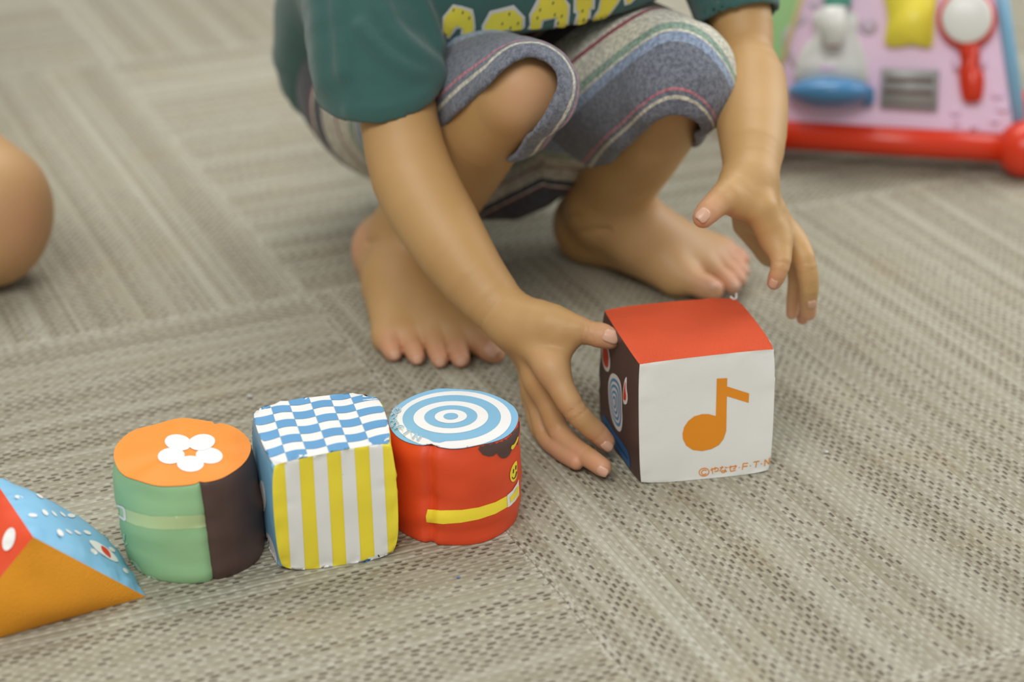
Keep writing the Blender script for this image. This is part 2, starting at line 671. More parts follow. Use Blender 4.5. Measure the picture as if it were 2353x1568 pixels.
def tube(name, pts, rad, mat, parent, n=8, sub=4, cap=True):
    P = [np.array(p, float) for p in pts]
    if len(P) > 2:
        Q = [2 * P[0] - P[1]] + P + [2 * P[-1] - P[-2]]
        R = [rad[0]] + list(rad) + [rad[-1]]
        o, r = [], []
        for i in range(1, len(Q) - 2):
            for k in range(sub):
                t = k / sub
                p0, p1, p2, p3 = Q[i - 1:i + 3]
                o.append(0.5 * (2 * p1 + (p2 - p0) * t + (2 * p0 - 5 * p1 + 4 * p2 - p3) * t * t + (3 * p1 - p0 - 3 * p2 + p3) * t ** 3))
                r.append(R[i] + (R[i + 1] - R[i]) * t)
        P, rad = o + [Q[-2]], r + [R[-2]]
    V, F = [], []
    for i, p in enumerate(P):
        d = P[min(i + 1, len(P) - 1)] - P[max(i - 1, 0)]
        d = d / np.linalg.norm(d)
        a = np.cross(d, [0.1, 0.2, 0.97])
        a /= np.linalg.norm(a)
        b = np.cross(d, a)
        for k in range(n):
            t = 2 * math.pi * k / n
            V.append(p + (a * math.cos(t) + b * math.sin(t)) * rad[i])
    for i in range(len(P) - 1):
        for k in range(n):
            F.append((i * n + k, i * n + (k + 1) % n, (i + 1) * n + (k + 1) % n, (i + 1) * n + k))
    F.append(tuple(reversed(range(n))))
    F.append(tuple(range((len(P) - 1) * n, len(P) * n)))
    return mesh_obj(name, V, F, mat, parent)


MC_ROOT, MC = music_cube()


# ---- checkered / striped cube
def checker_cube():
    H = 0.0625
    FL, FR = G(641, 1322), G(921, 1279)
    d = np.array([-0.0156, 0.0535, 0])
    BL, BR = FL + d, FR + d
    C = {(-1, -1, -1): FL, (1, -1, -1): FR, (-1, 1, -1): BL, (1, 1, -1): BR,
         (-1, -1, 1): G(619, 1067, H), (1, -1, 1): G(906, 1012, H), (-1, 1, 1): G(571, 932, H), (1, 1, 1): G(866, 894, H)}
    c = (FL + FR + BL + BR) / 4
    root = empty('striped_cube', (c[0], c[1], 0), 'fabric cube with blue and white checks on top and yellow stripes in front', 'toy block')
    o = soft_cube(root, C, dict(front_panel=M['yellow'], back_panel=M['white'], left_panel=M['sky'], right_panel=M['yellow'],
                                top_panel=M['white'], bottom_panel=M['white']), e=0.024, e3=0.045, pucker=0.0014, seed=1.7)
    bv = world_bvh([o['top_panel']], root)
    # blue squares: quad grid read on the print (8 rows x 6 columns)
    cols_top = [(562, 934), (620, 927), (663, 923), (711, 917), (758, 911), (803, 906), (872, 896)]
    cols_bot = [(606, 1074), (660, 1057), (708, 1049), (756, 1041), (804, 1032), (852, 1023), (905, 1010)]
    rows = [-0.06, 0.075, 0.195, 0.325, 0.455, 0.595, 0.735, 0.875, 1.08]

    def gp(i, t):
        a, b = np.array(cols_top[i], float), np.array(cols_bot[i], float)
        return a + (b - a) * t
    for i in range(6):
        for j in range(8):
            if (i + j) % 2 == 0:
                wv = []
                for (t0, sgn) in ((rows[j], 1), (rows[j + 1], -1)):
                    seg = []
                    for k in range(7):
                        a, b = gp(i, t0), gp(i + 1, t0)
                        q = a + (b - a) * k / 6
                        q[1] += 2.2 * math.sin((i + k / 6) * math.pi * 1.0)
                        seg.append(tuple(q))
                    wv += seg if sgn > 0 else seg[::-1]
                decal('check', wv, bv, M['blue_ink'], root, step=7)
    bv = world_bvh([o['front_panel']], root)
    tops = [615, 653, 686, 718, 750, 782, 813, 847, 878, 925]
    bots = [640, 670, 702, 735, 766, 797, 830, 862, 893, 930]
    for k in (1, 3, 5, 7):
        y0a, y0b = 1075 - (tops[k] - 625) * .19, 1075 - (tops[k + 1] - 625) * .19
        y1a, y1b = 1326 - (bots[k] - 650) * .17, 1326 - (bots[k + 1] - 650) * .17
        decal('stripe', [(tops[k], y0a - 22), (tops[k + 1], y0b - 22), (bots[k + 1], y1b + 12), (bots[k], y1a + 12)], bv, M['white_ink'], root, step=7)
    decal('hem_band', [(838, 1302), (846, 1281), (892, 1272), (930, 1256), (935, 1300), (850, 1312)], bv, M['white_ink'], root, .0003, 6)
    decal('mark', [(800, 1303), (845, 1284), (852, 1284), (838, 1302)], bv, M['deep_blue'], root, .0004, 5)
    strokes_decal('mark', [[(868, 1275), (876, 1284), (884, 1286)]], 3, bv, M['black_ink'], root, .0004)
    bv = world_bvh([o['left_panel']], root)
    for e_ in ((574, 985, 7, 26, 0), (604, 1140, 7, 36, -.08), (622, 1262, 10, 42, -.3)):
        decal('mark', ell(*e_), bv, M['pink_ink'] if e_[1] < 1000 else M['white_ink'], root, step=4)
    bv = world_bvh([o['right_panel']], root)
    decal('mark', [(912, 1128), (920, 1120), (922, 1140), (914, 1150)], bv, M['red_ink'], root, step=4)
    return root


checker_cube()


# ---- soft cylinders
def soft_cylinder(root, c, r, h, split, mats, lean=(0, 0), nt=96, nz=18, seed=0.0, lip=0.0012, seams=()):
    """split: list of (start angle, end angle, material, name) for the sewn side"""
    c = np.array(c, float)
    loc = np.array(root.location)

    def side(t, v):
        prof = 1 - 0.040 * abs(2 * v - 1) ** 5 + 0.012 * (1 - (2 * v - 1) ** 2)
        rr = r * prof
        for s_ in seams:
            dd = (t - s_ + math.pi) % (2 * math.pi) - math.pi
            rr -= 0.0020 * math.exp(-(dd / 0.045) ** 2)
            rr += 0.0016 * math.exp(-(dd / 0.25) ** 2) * noise.noise(Vector((v * 9, s_, seed)))
        p = np.array([math.cos(t) * rr, math.sin(t) * rr, v * h])
        rr2 = wr((p[0] * .6, p[1] * .6, p[2] * 1.8 + seed), 0.0016, 60.0)
        p[:2] *= 1 + rr2 / r
        p[:2] += np.array(lean) * v
        p[2] = max(p[2] + wr((p[0], p[1], seed), 0.0012, 60) * v, 0.0002)
        return p + c - loc
    objs = []
    for (a0, a1, mat, nm) in split:
        k = max(6, int(nt * (a1 - a0) / (2 * math.pi)))
        V, F = [], []
        for j in range(nz + 1):
            v = 0.5 - 0.5 * math.cos(math.pi * j / nz)
            for i in range(k + 1):
                V.append(side(a0 + (a1 - a0) * i / k, v))
        for j in range(nz):
            for i in range(k):
                q = j * (k + 1) + i
                F.append((q, q + 1, q + k + 2, q + k + 1))
        objs.append(mesh_obj(nm, V, F, mat, root))
    for (v, mat, nm, sg) in ((1.0, mats[0], 'top_panel', 1), (0.0, mats[1], 'bottom_panel', -1)):
        V, F = [], []
        nr = 12
        for j in range(nr + 1):
            f = 1 - j / nr
            for i in range(nt):
                t = 2 * math.pi * i / nt
                q = side(t, v)
                ctr = c - loc + np.array([lean[0] * v, lean[1] * v, h * v])
                p = ctr + (q - ctr) * f
                if sg > 0:
                    p[2] += 0.0022 * (1 - f * f) + lip * math.exp(-((1 - f) / .05) ** 2) * 0.3 + wr((p[0] + seed, p[1], 2.0), 0.0009, 55) * (1 - f ** 6)
                V.append(p)
        for j in range(nr):
            for i in range(nt):
                a, b = j * nt + i, j * nt + (i + 1) % nt
                F.append((a, b, b + nt, a + nt) if sg > 0 else (a, a + nt, b + nt, b))
        objs.append(mesh_obj(nm, V, F, mat, root))
    return objs


def ang(px, py, c, r, z):           # angle on a cylinder where a pixel at height z falls
    best = None
    for k in range(720):
        t = -math.pi + 2 * math.pi * k / 720
        p = np.array([c[0] + math.cos(t) * r, c[1] + math.sin(t) * r, z])
        if (CAMO[:2] - c[:2]) @ np.array([math.cos(t), math.sin(t)]) < 0:
            continue
        X = IW / 2 + FPX * p[0] / depth(p)
        if best is None or abs(X - px) < best[0]:
            best = (abs(X - px), t)
    return best[1]


def green_cylinder():
    r, h = 0.0345, 0.0535
    f = G(428, 1345)
    c = np.array([f[0], f[1] + r * 0.985, 0.0])
    root = empty('green_cylinder', (c[0], c[1], 0), 'soft cylinder block with orange top and green and brown sides', 'toy block')
    a = ang(484, 1200, c, r, 0.03)
    b = a + 2.35
    o = soft_cylinder(root, c, r, h, [(a, b, M['brown'], 'side_panel'), (b, a + 2 * math.pi, M['green'], 'side_panel')],
                      (M['orange_top'], M['white']), lean=(-0.003, 0.0005), seed=0.9, seams=(a, b))
    bv = world_bvh([o[2]], root)
    for k in range(5):                # plain blossom print
        t = 2 * math.pi * k / 5 + .3
        decal('petal', ell(437 + 46 * math.cos(t), 1040 + 27 * math.sin(t), 31, 18.5, 0.15 * math.sin(2 * t)), bv, M['white_ink'], root, .0002 + .00003 * k, 6)
    bv = world_bvh([o[1]], root)
    s, ox, oy = 3.921, 240, 960
    def tr(l): return [(x / s + ox, y / s + oy) for x, y in l]
    decal('belt', tr([(70, 715), (110, 775), (190, 820), (300, 860), (430, 888), (600, 890), (800, 880), (970, 862), (975, 975), (850, 995), (700, 1005), (540, 1010), (400, 998), (280, 970), (190, 930), (120, 870), (85, 820)]), bv, M['pale_green_ink'], root, step=8)
    strokes_decal('buckle', [tr([(82, 735), (120, 790), (180, 822), (192, 925)]), tr([(192, 925), (140, 885), (100, 835), (88, 745)])], 5, bv, M['white_ink'], root, .0004)
    strokes_decal('mark', [tr([(140, 1015), (145, 1075)]), tr([(182, 1045), (180, 1100), (190, 1140), (212, 1130)])], 5, bv, M['mint_ink'], root, .0003)
    decal('mark', smooth_loop(tr([(200, 1275), (260, 1285), (320, 1350), (355, 1410), (300, 1400), (235, 1340)])), bv, M['mint_ink'], root, .0002, 5)
    decal('mark', smooth_loop(tr([(370, 1420), (430, 1425), (490, 1465), (420, 1460)])), bv, M['mint_ink'], root, .0002, 5)
    return root


def red_cylinder():
    r, h = 0.0335, 0.0530
    f = G(1050, 1256)
    c = np.array([f[0] - 0.0022, f[1] + r * 0.985, 0.0])
    root = empty('red_cylinder', (c[0], c[1], 0), 'red soft cylinder block with blue ringed top and yellow belt', 'toy block')
    a = ang(983, 1150, c, r, 0.03)
    o = soft_cylinder(root, c, r, h, [(a, a + 2 * math.pi, M['red'], 'side_panel')], (M['sky'], M['green']), lean=(0.0, 0.0006), seed=2.3, seams=(a, a + .06))
    bv = world_bvh([o[1]], root)
    cx, cy = 1036, 960
    rings = [(133, 66, 1042, 966), (113, 52.5, 1038, 962), (86, 37, 1036, 961), (61, 26, 1036, 960), (37, 15.5, 1036, 960), (17, 7.5, 1036, 960)]
    for k, (rx, ry, x, y) in enumerate(rings):
        dip = [(px, py + (7 if k < 2 else 0) * math.exp(-((px - 1003) / 14) ** 2) * (1 if py > y else 0)) for px, py in ell(x, y, rx, ry, -0.03, 48)]
        decal('ring', dip, bv, M['white_ink'] if k % 2 == 0 else M['sky_ink'], root, .0002 + .00012 * k, 6)
    # maker's line on the rim
    s, ox, oy = 13.067, 880, 920
    circ = [(398 + 135 * math.cos(t), 330 + 72 * math.sin(t)) for t in np.linspace(0, 2 * math.pi, 21)]
    cc = [(455, 350), (430, 310), (370, 300), (325, 325), (345, 365), (400, 362)]
    L = [circ, cc, [(235, 500), (300, 440), (380, 470), (370, 520), (310, 530)], [(390, 425), (445, 420)], [(415, 480), (440, 490)],
         [(250, 590), (330, 560), (420, 570)], [(380, 600), (400, 640), (350, 690)], [(215, 660), (280, 640), (330, 680)],
         [(240, 770), (330, 730), (450, 690)], [(420, 660), (440, 740), (490, 740)], [(230, 800), (270, 830), (320, 780)],
         [(395, 815), (420, 805)],
         [(335, 890), (430, 850), (500, 820), (570, 815), (635, 855)], [(440, 850), (560, 890)],
         [(570, 940), (600, 938)], [(715, 925), (860, 990)], [(790, 960), (610, 1085)], [(835, 1080), (865, 1078)],
         [(880, 1205), (950, 1130), (1010, 1065), (1025, 1170), (1045, 1265), (1110, 1180), (1165, 1110)]]
    pl = [[(x / s + ox, y / s + oy) for x, y in l] for l in L]
    strokes_decal('lettering', pl, 3.6, bv, M['white_ink'], root, .0010)
    t = strokes_decal('lettering', pl, 1.7, bv, M['sky_ink'], root, .0012)
    bv = world_bvh([o[0]], root)
    s, ox, oy = 3.92, 870, 880
    def tr(l): return [(x / s + ox, y / s + oy) for x, y in l]
    decal('belt', tr([(440, 1140), (560, 1150), (750, 1145), (900, 1122), (1050, 1075), (1160, 1015), (1215, 975), (1262, 925), (1264, 1010), (1225, 1070), (1160, 1118), (1050, 1180), (900, 1230), (740, 1260), (580, 1272), (430, 1255), (424, 1200)]), bv, M['yellow_ink'], root, step=7)
    s, ox, oy = 7.127, 1130, 960
    decal('buckle', tr2 := [(x / s + ox, y / s + oy) for x, y in [(243, 1270), (330, 1190), (400, 1080), (428, 1010), (434, 1220), (380, 1350), (300, 1440), (253, 1468)]], bv, M['white_ink'], root, .0004, 4)
    decal('buckle_window', [(x / s + ox, y / s + oy) for x, y in [(282, 1300), (350, 1230), (400, 1130), (428, 1120), (418, 1220), (370, 1310), (293, 1388)]], bv, M['yellow_ink'], root, .0006, 3)
    decal('scalloped_trim', [(x / s + ox, y / s + oy) for x, y in [(-260, 470), (-120, 445), (0, 425), (120, 370), (240, 320), (300, 250), (360, 130), (420, 20), (450, 60), (447, 220), (420, 330), (420, 440), (385, 440), (325, 515), (290, 600), (240, 655), (180, 668), (130, 645), (80, 580), (20, 625), (-60, 635), (-150, 610), (-200, 550)]], bv, M['brown_ink'], root, .0003, 5)
    decal('mark', smooth_loop([(x / s + ox, y / s + oy) for x, y in [(412, 310), (420, 325), (400, 400), (345, 500), (315, 515), (303, 490), (320, 450), (350, 435), (385, 375)]]), bv, M['yellow_ink'], root, .0005, 3)
    decal('smiley', smooth_loop([(x / s + ox, y / s + oy) for x, y in [(400, 712), (405, 850), (403, 950), (380, 1020), (335, 1052), (300, 1010), (292, 930), (312, 840), (350, 760)]]), bv, M['yellow_ink'], root, .0003, 3)
    strokes_decal('smiley', [[(x / s + ox, y / s + oy) for x, y in l] for l in ([(320, 970), (345, 1000), (378, 960), (395, 880)], [(347, 840), (340, 910)], [(385, 780), (380, 850)])], 1.8, bv, M['black_ink'], root, .0005)
    return root


green_cylinder()
red_cylinder()


# ---- triangular prism
def prism():
    R = G(336, 1372)
    bd = np.array([-0.871, -0.491, 0])
    pd = np.array([-0.491, 0.871, 0])
    half, H, D = 0.0500, 0.0480, 0.066
    A = R + bd * half + np.array([0, 0, H])
    Lp = R + bd * 2 * half
    c = R + bd * half + pd * D / 2
    root = empty('triangle_block', (c[0], c[1], 0), 'triangular fabric block with orange felt end and blue dotted slope', 'toy block')
    loc = np.array(root.location)
    cen = c + np.array([0, 0, .016])

    def patch(nm, fn, mat, n=20, bul=0.004, tri=False, rip=0.0):
        V, F, ix = [], [], {}
        for j in range(n + 1):
            for i in range(n + 1):
                if tri and i + j > n:
                    continue
                u, v = i / n, j / n
                p, nr = fn(u, v)
                if tri:
                    b = 27 * u * v * (1 - u - v)
                    ed = min(u, v, 1 - u - v)
                else:
                    b = (16 * u * (1 - u) * v * (1 - v)) ** 0.7
                    ed = min(u, v, 1 - u, 1 - v)
                k = noise.noise(Vector(p) * 55) * 0.0015 * min(1, ed * 6) + rip * math.exp(-(ed / .12) ** 2) * min(1, ed * 30) * noise.noise(Vector((u * 22, v * 22, 1.3)))
                q = p + nr * (b * bul + k)
                q[2] = max(q[2], 0.0002)
                ix[(i, j)] = len(V)
                V.append(q - loc)
        for j in range(n):
            for i in range(n):
                if tri:
                    if i + j < n:
                        F.append((ix[i, j], ix[i + 1, j], ix[i, j + 1]))
                    if i + j < n - 1:
                        F.append((ix[i + 1, j], ix[i + 1, j + 1], ix[i, j + 1]))
                else:
                    F.append((ix[i, j], ix[i + 1, j], ix[i + 1, j + 1], ix[i, j + 1]))
        return mesh_obj(nm, V, F, mat, root)

    def nrm(a, b, c_):
        q = np.cross(b - a, c_ - a)
        q /= np.linalg.norm(q)
        return q if q @ (a + (b - a) / 2 + (c_ - a) / 2 - cen) > 0 else -q
    B = pd * D
    e0 = patch('end_panel', lambda u, v: (Lp + (R - Lp) * u + (A - Lp) * v, nrm(Lp, R, A)), M['orange_felt'], tri=True, bul=0.006)
    patch('end_panel', lambda u, v: (Lp + B + (R - Lp) * u + (A - Lp) * v, nrm(Lp + B, R + B, A + B)), M['orange_felt'], tri=True)
    s1 = patch('slope_panel', lambda u, v: (R + (A - R) * u + B * v, nrm(R, A, R + B)), M['sky'], bul=0.008, rip=0.0040)
    s2 = patch('slope_panel', lambda u, v: (Lp + (A - Lp) * u + B * v, nrm(Lp, A, Lp + B)), M['red'], bul=0.007, rip=0.002)
    patch('base_panel', lambda u, v: (R + (Lp - R) * u + B * v, np.array([0, 0, -1.0])), M['green'], bul=0.0)
    bv = world_bvh([s1], root)
    s, oy = 4.612, 1080
    for (x, y, rx, ry, a) in ((80, 94, 42, 16, .15), (200, 296, 42, 18, .2), (418, 285, 42, 13, .55), (345, 488, 48, 20, .1), (475, 460, 42, 20, .75), (570, 470, 40, 11, .75),
                              (662, 478, 40, 10, .7), (752, 492, 42, 20, .15), (635, 675, 46, 26, .85), (725, 662, 42, 10, .6), (818, 670, 42, 12, .5), (920, 670, 42, 16, .4),
                              (990, 872, 45, 24, .65), (1180, 850, 40, 18, .6), (1328, 1075, 40, 18, .65)):
        decal('dot', ell(x / s, y / s + oy, rx / s, ry / s, a, 16), bv, M['white_ink'], root, .0004, 4)
    decal('badge', smooth_loop([(x / s, y / s + oy) for x, y in ((940, 757), (1010, 765), (1120, 830), (1200, 900), (1247, 975), (1190, 970), (1090, 910), (1000, 840))]), bv, M['white_ink'], root, .0004, 4)
    decal('badge', smooth_loop([(x / s, y / s + oy) for x, y in ((1065, 815), (1110, 835), (1150, 880), (1165, 940), (1115, 905), (1075, 860))]), bv, M['red_ink'], root, .0006, 4)
    bv = world_bvh([s2], root)
    decal('dot', ell(99 / s, 740 / s + oy, 62 / s, 125 / s, 0.3, 24), bv, M['white_ink'], root, .0004, 6)
    return root


prism()


# ---- a few flecks of lint lying on the carpet
def lint(px, py, r, col, label):
    g = G(px, py)
    bm = bmesh.new()
    bmesh.ops.create_icosphere(bm, subdivisions=2, radius=r)
    for v in bm.verts:
        v.co = v.co * (0.75 + 0.5 * noise.noise(v.co * (2.2 / r) + Vector((px, py, 0))))
        v.co.z = v.co.z * 0.4 + r * 0.4
    me = bpy.data.meshes.new('lint')
    bm.to_mesh(me)
    me.materials.append(fabric('lint_' + label.split()[0], col, 0.9, 0.03))
    me.shade_smooth()
    o = link(bpy.data.objects.new('lint', me))
    o.location = (g[0], g[1], 0.0002)
    o['label'], o['category'] = label, 'lint'


lint(1899, 1042, 0.0016, (214, 212, 206), 'white lint fleck on the carpet right of the music note cube')
lint(574, 914, 0.0020, (206, 206, 206), 'grey lint fleck on the carpet behind the striped cube')
lint(1053, 1330, 0.0011, (98, 130, 180), 'blue lint fleck on the carpet in front of the red cylinder')


# ------------------------------------------------------------------ implicit bodies (smooth unions) meshed by surface nets
def smin(a, b, k):
    if a is None:
        return b
    if b is None:
        return a
    if k <= 0:
        return np.minimum(a, b)
    h = np.maximum(k - np.abs(a - b), 0) / k
    return np.minimum(a, b) - h * h * k * 0.25


CULL = 0.03


class Chain:
    """round-jointed tapering limb through points"""
    def __init__(s, pr, k=0.004, sub=2):
        P, R = [np.array(q[0], float) for q in pr], [q[1] for q in pr]
        if len(P) > 2 and sub > 1:      # smooth the axis
            E, S = [2 * P[0] - P[1]] + P + [2 * P[-1] - P[-2]], [R[0]] + R + [R[-1]]
            o, q = [], []
            for i in range(1, len(E) - 2):
                for j in range(sub):
                    t = j / sub
                    w_ = (-.5 * t + t * t - .5 * t ** 3, 1 - 2.5 * t * t + 1.5 * t ** 3, .5 * t + 2 * t * t - 1.5 * t ** 3, -.5 * t * t + .5 * t ** 3)
                    o.append(sum(w_[m] * E[i - 1 + m] for m in range(4)))
                    q.append(sum(w_[m] * S[i - 1 + m] for m in range(4)))
            P, R = o + [P[-1]], q + [R[-1]]
        s.p, s.r, s.k = np.array(P), np.array(R), 0.0
        s.lo = (s.p - s.r[:, None]).min(0)
        s.hi = (s.p + s.r[:, None]).max(0)

    def ev(s, P, box):
        d = None
        for i in range(len(s.p) - 1):
            a, b = s.p[i], s.p[i + 1]
            ra, rb = s.r[i], s.r[i + 1]
            if box is not None:
                lo, hi = np.minimum(a - ra, b - rb), np.maximum(a + ra, b + rb)
                if np.linalg.norm(np.maximum(0, np.maximum(lo - box[1], box[0] - hi))) > CULL:
                    continue
            ba = b - a
            pa = P - a
            t = np.clip(pa @ ba / (ba @ ba), 0, 1)
            q = pa - t[:, None] * ba
            d = smin(d, np.sqrt((q * q).sum(1)) - (ra + (rb - ra) * t), s.k)
        return d


class Ell:
    def __init__(s, c, rad, rot=None):
        s.c, s.r = np.array(c, float), np.array(rad, float)
        s.R = np.eye(3) if rot is None else np.array(rot, float)      # rows: local axes
        m = s.r.max()
        s.lo, s.hi = s.c - m, s.c + m

    def ev(s, P, box):
        if box is not None and np.linalg.norm(np.maximum(0, np.maximum(s.lo - box[1], box[0] - s.hi))) > CULL:
            return None
        q = (P - s.c) @ s.R.T
        k0 = np.sqrt(((q / s.r) ** 2).sum(1))
        k1 = np.sqrt(((q / s.r ** 2) ** 2).sum(1)) + 1e-9
        return k0 * (k0 - 1) / k1


def smax(a, b, k):
    return -smin(-a, -b, k)


class U:                            # smooth union
    def __init__(s, items, k):
        s.i, s.k = items, k
        s.lo = np.min([q.lo for q in items], 0)
        s.hi = np.max([q.hi for q in items], 0)

    def ev(s, P, box):
        if box is not None and np.linalg.norm(np.maximum(0, np.maximum(s.lo - box[1], box[0] - s.hi))) > CULL:
            return None
        d = None
        for q in s.i:
            d = smin(d, q.ev(P, box), s.k)
        return d


class Digits(U):                    # palm or sole with separate digits: each blends with the base, not with its neighbours
    def __init__(s, base, digits, kb, kd):
        U.__init__(s, [base] + digits, kb)
        s.b, s.d, s.kd = base, digits, kd

    def ev(s, P, box):
        if box is not None and np.linalg.norm(np.maximum(0, np.maximum(s.lo - box[1], box[0] - s.hi))) > CULL:
            return None
        b = s.b.ev(P, box)
        d = b
        for q in s.d:
            e = q.ev(P, box)
            if e is not None:
                d = smin(d, smin(b, e, s.k), s.kd) if b is not None else smin(d, e, s.kd)
        return d


class Fn:                           # base modified by a function f(P, d)
    def __init__(s, base, f):
        s.b, s.f, s.lo, s.hi = base, f, base.lo, base.hi

    def ev(s, P, box):
        d = s.b.ev(P, box)
        return None if d is None else s.f(P, d)


def surfnet(node, h, lo=None, hi=None, pad=0.006, B=12):
    lo = (node.lo if lo is None else np.array(lo, float)) - pad
    hi = (node.hi if hi is None else np.array(hi, float)) + pad
    n = np.ceil((hi - lo) / h / B).astype(int) * B
    V = np.full(tuple(n), 0.05, np.float32)
    nb = n // B
    ax = [lo[k] + (np.arange(nb[k]) + 0.5) * B * h - h / 2 for k in range(3)]
    Cc = np.stack(np.meshgrid(*ax, indexing='ij'), -1).reshape(-1, 3)
    dc = node.ev(Cc, None)
    rad = B * h * 0.87 + 0.004
    off = np.stack(np.meshgrid(*[np.arange(B)] * 3, indexing='ij'), -1).reshape(-1, 3) * h
    ids = np.stack(np.meshgrid(*[np.arange(k) for k in nb], indexing='ij'), -1).reshape(-1, 3)
    for t in range(len(Cc)):
        i, j, k = ids[t] * B
        if dc[t] > rad:
            continue
        if dc[t] < -rad:
            V[i:i + B, j:j + B, k:k + B] = -0.05
            continue
        b0 = lo + ids[t] * B * h
        P = b0 + off
        d = node.ev(P, (b0, b0 + B * h))
        if d is not None:
            V[i:i + B, j:j + B, k:k + B] = d.reshape(B, B, B)
    S = V < 0
    c = np.zeros(tuple(n - 1), np.uint8)
    cor = [(a, b, e) for a in (0, 1) for b in (0, 1) for e in (0, 1)]
    for a, b, e in cor:
        c += S[a:n[0] - 1 + a, b:n[1] - 1 + b, e:n[2] - 1 + e]
    I = np.argwhere((c > 0) & (c < 8))
    acc = np.zeros((len(I), 3))
    cnt = np.zeros(len(I))
    for a in cor:
        for axk in range(3):
            if a[axk] == 0:
                b = list(a)
                b[axk] = 1
                va = V[tuple((I + a).T)].astype(float)
                vb = V[tuple((I + b).T)].astype(float)
                m = (va < 0) != (vb < 0)
                t = np.where(m, va / np.where(m, va - vb, 1), 0)
                p = I + np.array(a, float)
                p[:, axk] += t
                acc[m] += p[m]
                cnt[m] += 1
    verts = lo + acc / cnt[:, None] * h
    mp = np.full(tuple(n - 1), -1, np.int32)
    mp[tuple(I.T)] = np.arange(len(I))
    Q = []
    for axk in range(3):
        u, v = (axk + 1) % 3, (axk + 2) % 3
        s0 = [slice(0, None)] * 3
        s1 = [slice(0, None)] * 3
        s0[axk], s1[axk] = slice(0, -1), slice(1, None)
        E = np.argwhere(S[tuple(s0)] != S[tuple(s1)])
        E = E[(E[:, u] > 0) & (E[:, v] > 0) & (E[:, u] < n[u] - 1) & (E[:, v] < n[v] - 1)]
        du, dv = np.zeros(3, int), np.zeros(3, int)
        du[u], dv[v] = 1, 1
        q = np.stack([mp[tuple((E - du - dv).T)], mp[tuple((E - dv).T)], mp[tuple(E.T)], mp[tuple((E - du).T)]], 1)
        ins = S[tuple(E.T)]
        q[~ins] = q[~ins][:, ::-1]
        Q.append(q)
    Q = np.concatenate(Q)
    return verts, Q[(Q >= 0).all(1)]


def trace(node, px, py):            # first hit of a camera pixel ray on an implicit shape
    d = ray(px, py)
    d = d / np.linalg.norm(d)
    t = 0.6
    for _ in range(120):
        v = float(node.ev((CAMO + d * t)[None, :], None)[0])
        if v < 0.0003:
            return CAMO + d * t
        t += max(v * 0.7, 0.0003)
        if t > 2.2:
            return None
    return CAMO + d * t


def fit_plane(pts, toward):
    P = np.array([p for p in pts if p is not None])
    c = P.mean(0)
    n_ = np.linalg.svd(P - c)[2][2]
    return c, (n_ if n_ @ toward > 0 else -n_)


_wd = rng.normal(size=(14, 3))
_wp = rng.uniform(0, 6.28, 14)


def waves(P, freq, seed=0, aniso=None):           # cheap vector noise for cloth folds
    Q = P if aniso is None else P @ np.array(aniso).T
    o = np.zeros(len(P))
    for i in range(6):
        d = _wd[(i + seed) % 14]
        ph = Q @ (d * freq * (0.7 + 0.15 * i)) + _wp[(i * 3 + seed) % 14]
        o += np.sin(ph + 0.9 * np.sin(Q @ (_wd[(i + 5 + seed) % 14] * freq * 0.6)))
    return o / 6


def add_attr(obj, name, vals):
    a = obj.data.attributes.new(name, 'FLOAT', 'POINT')
    a.data.foreach_set('value', np.asarray(vals, np.float32))


def skin_material():
    m, b = newmat('skin')
    at = N.nt.nodes.new('ShaderNodeAttribute')
    at.attribute_name = 'rosy'
    f = N(at.outputs['Fac'])
    c = ncoord('Object')
    base = nmix(nnoise(c, 26, 3), (180, 138, 84), (196, 158, 106))
    base = nmix(nnoise(c, 9, 2).step(0.5, 0.75) * 0.35, base, (208, 164, 132))
    setin(b, 'Base Color', nmix(f, base, (214, 150, 130)))
    setin(b, 'Roughness', 0.52)
    setin(b, 'Subsurface Weight', 0.12)
    b.inputs['Subsurface Radius'].default_value = (0.006, 0.0025, 0.0012)
    b.inputs['Subsurface Scale'].default_value = 1.0
    nbump(b, nnoise(c, 900, 2) * 0.5 + nnoise(c, 240, 2), 0.12, 0.0008)
    return m


SKIN = skin_material()
mnail, bn = newmat('nail')
setin(bn, 'Base Color', nmix(nnoise(ncoord('Object'), 60, 2), (204, 156, 128), (218, 176, 150)))
setin(bn, 'Roughness', 0.35)


def nail(root, tip, d, up, rx, ry, name='fingernail'):
    """curved plate on a digit; d: direction of the digit, up: out of the nail"""
    d = np.array(d, float)
    d /= np.linalg.norm(d)
    up = np.array(up, float)
    up -= d * (up @ d)
    up /= np.linalg.norm(up)
    s = np.cross(d, up)
    V, F = [], []
    n, mth = 10, 8
    for j in range(mth + 1):
        for i in range(n + 1):
            u, v = 2 * i / n - 1, 2 * j / mth - 1
            w_ = (1 - 0.28 * abs(v) ** 4) if v < 0 else (1 - 0.38 * v ** 4)
            p = tip + s * u * rx * w_ + d * v * ry + up * (-0.42 * rx * u * u - 0.10 * ry * v * v)
            V.append(p - np.array(root.location))
    for j in range(mth):
        for i in range(n):
            q = j * (n + 1) + i
            F.append((q, q + 1, q + n + 2, q + n + 1))
    o = mesh_obj(name, V, F, mnail, root)
    md = o.modifiers.new('thickness', 'SOLIDIFY')
    md.thickness = 0.0004
    md.offset = 1
    return o


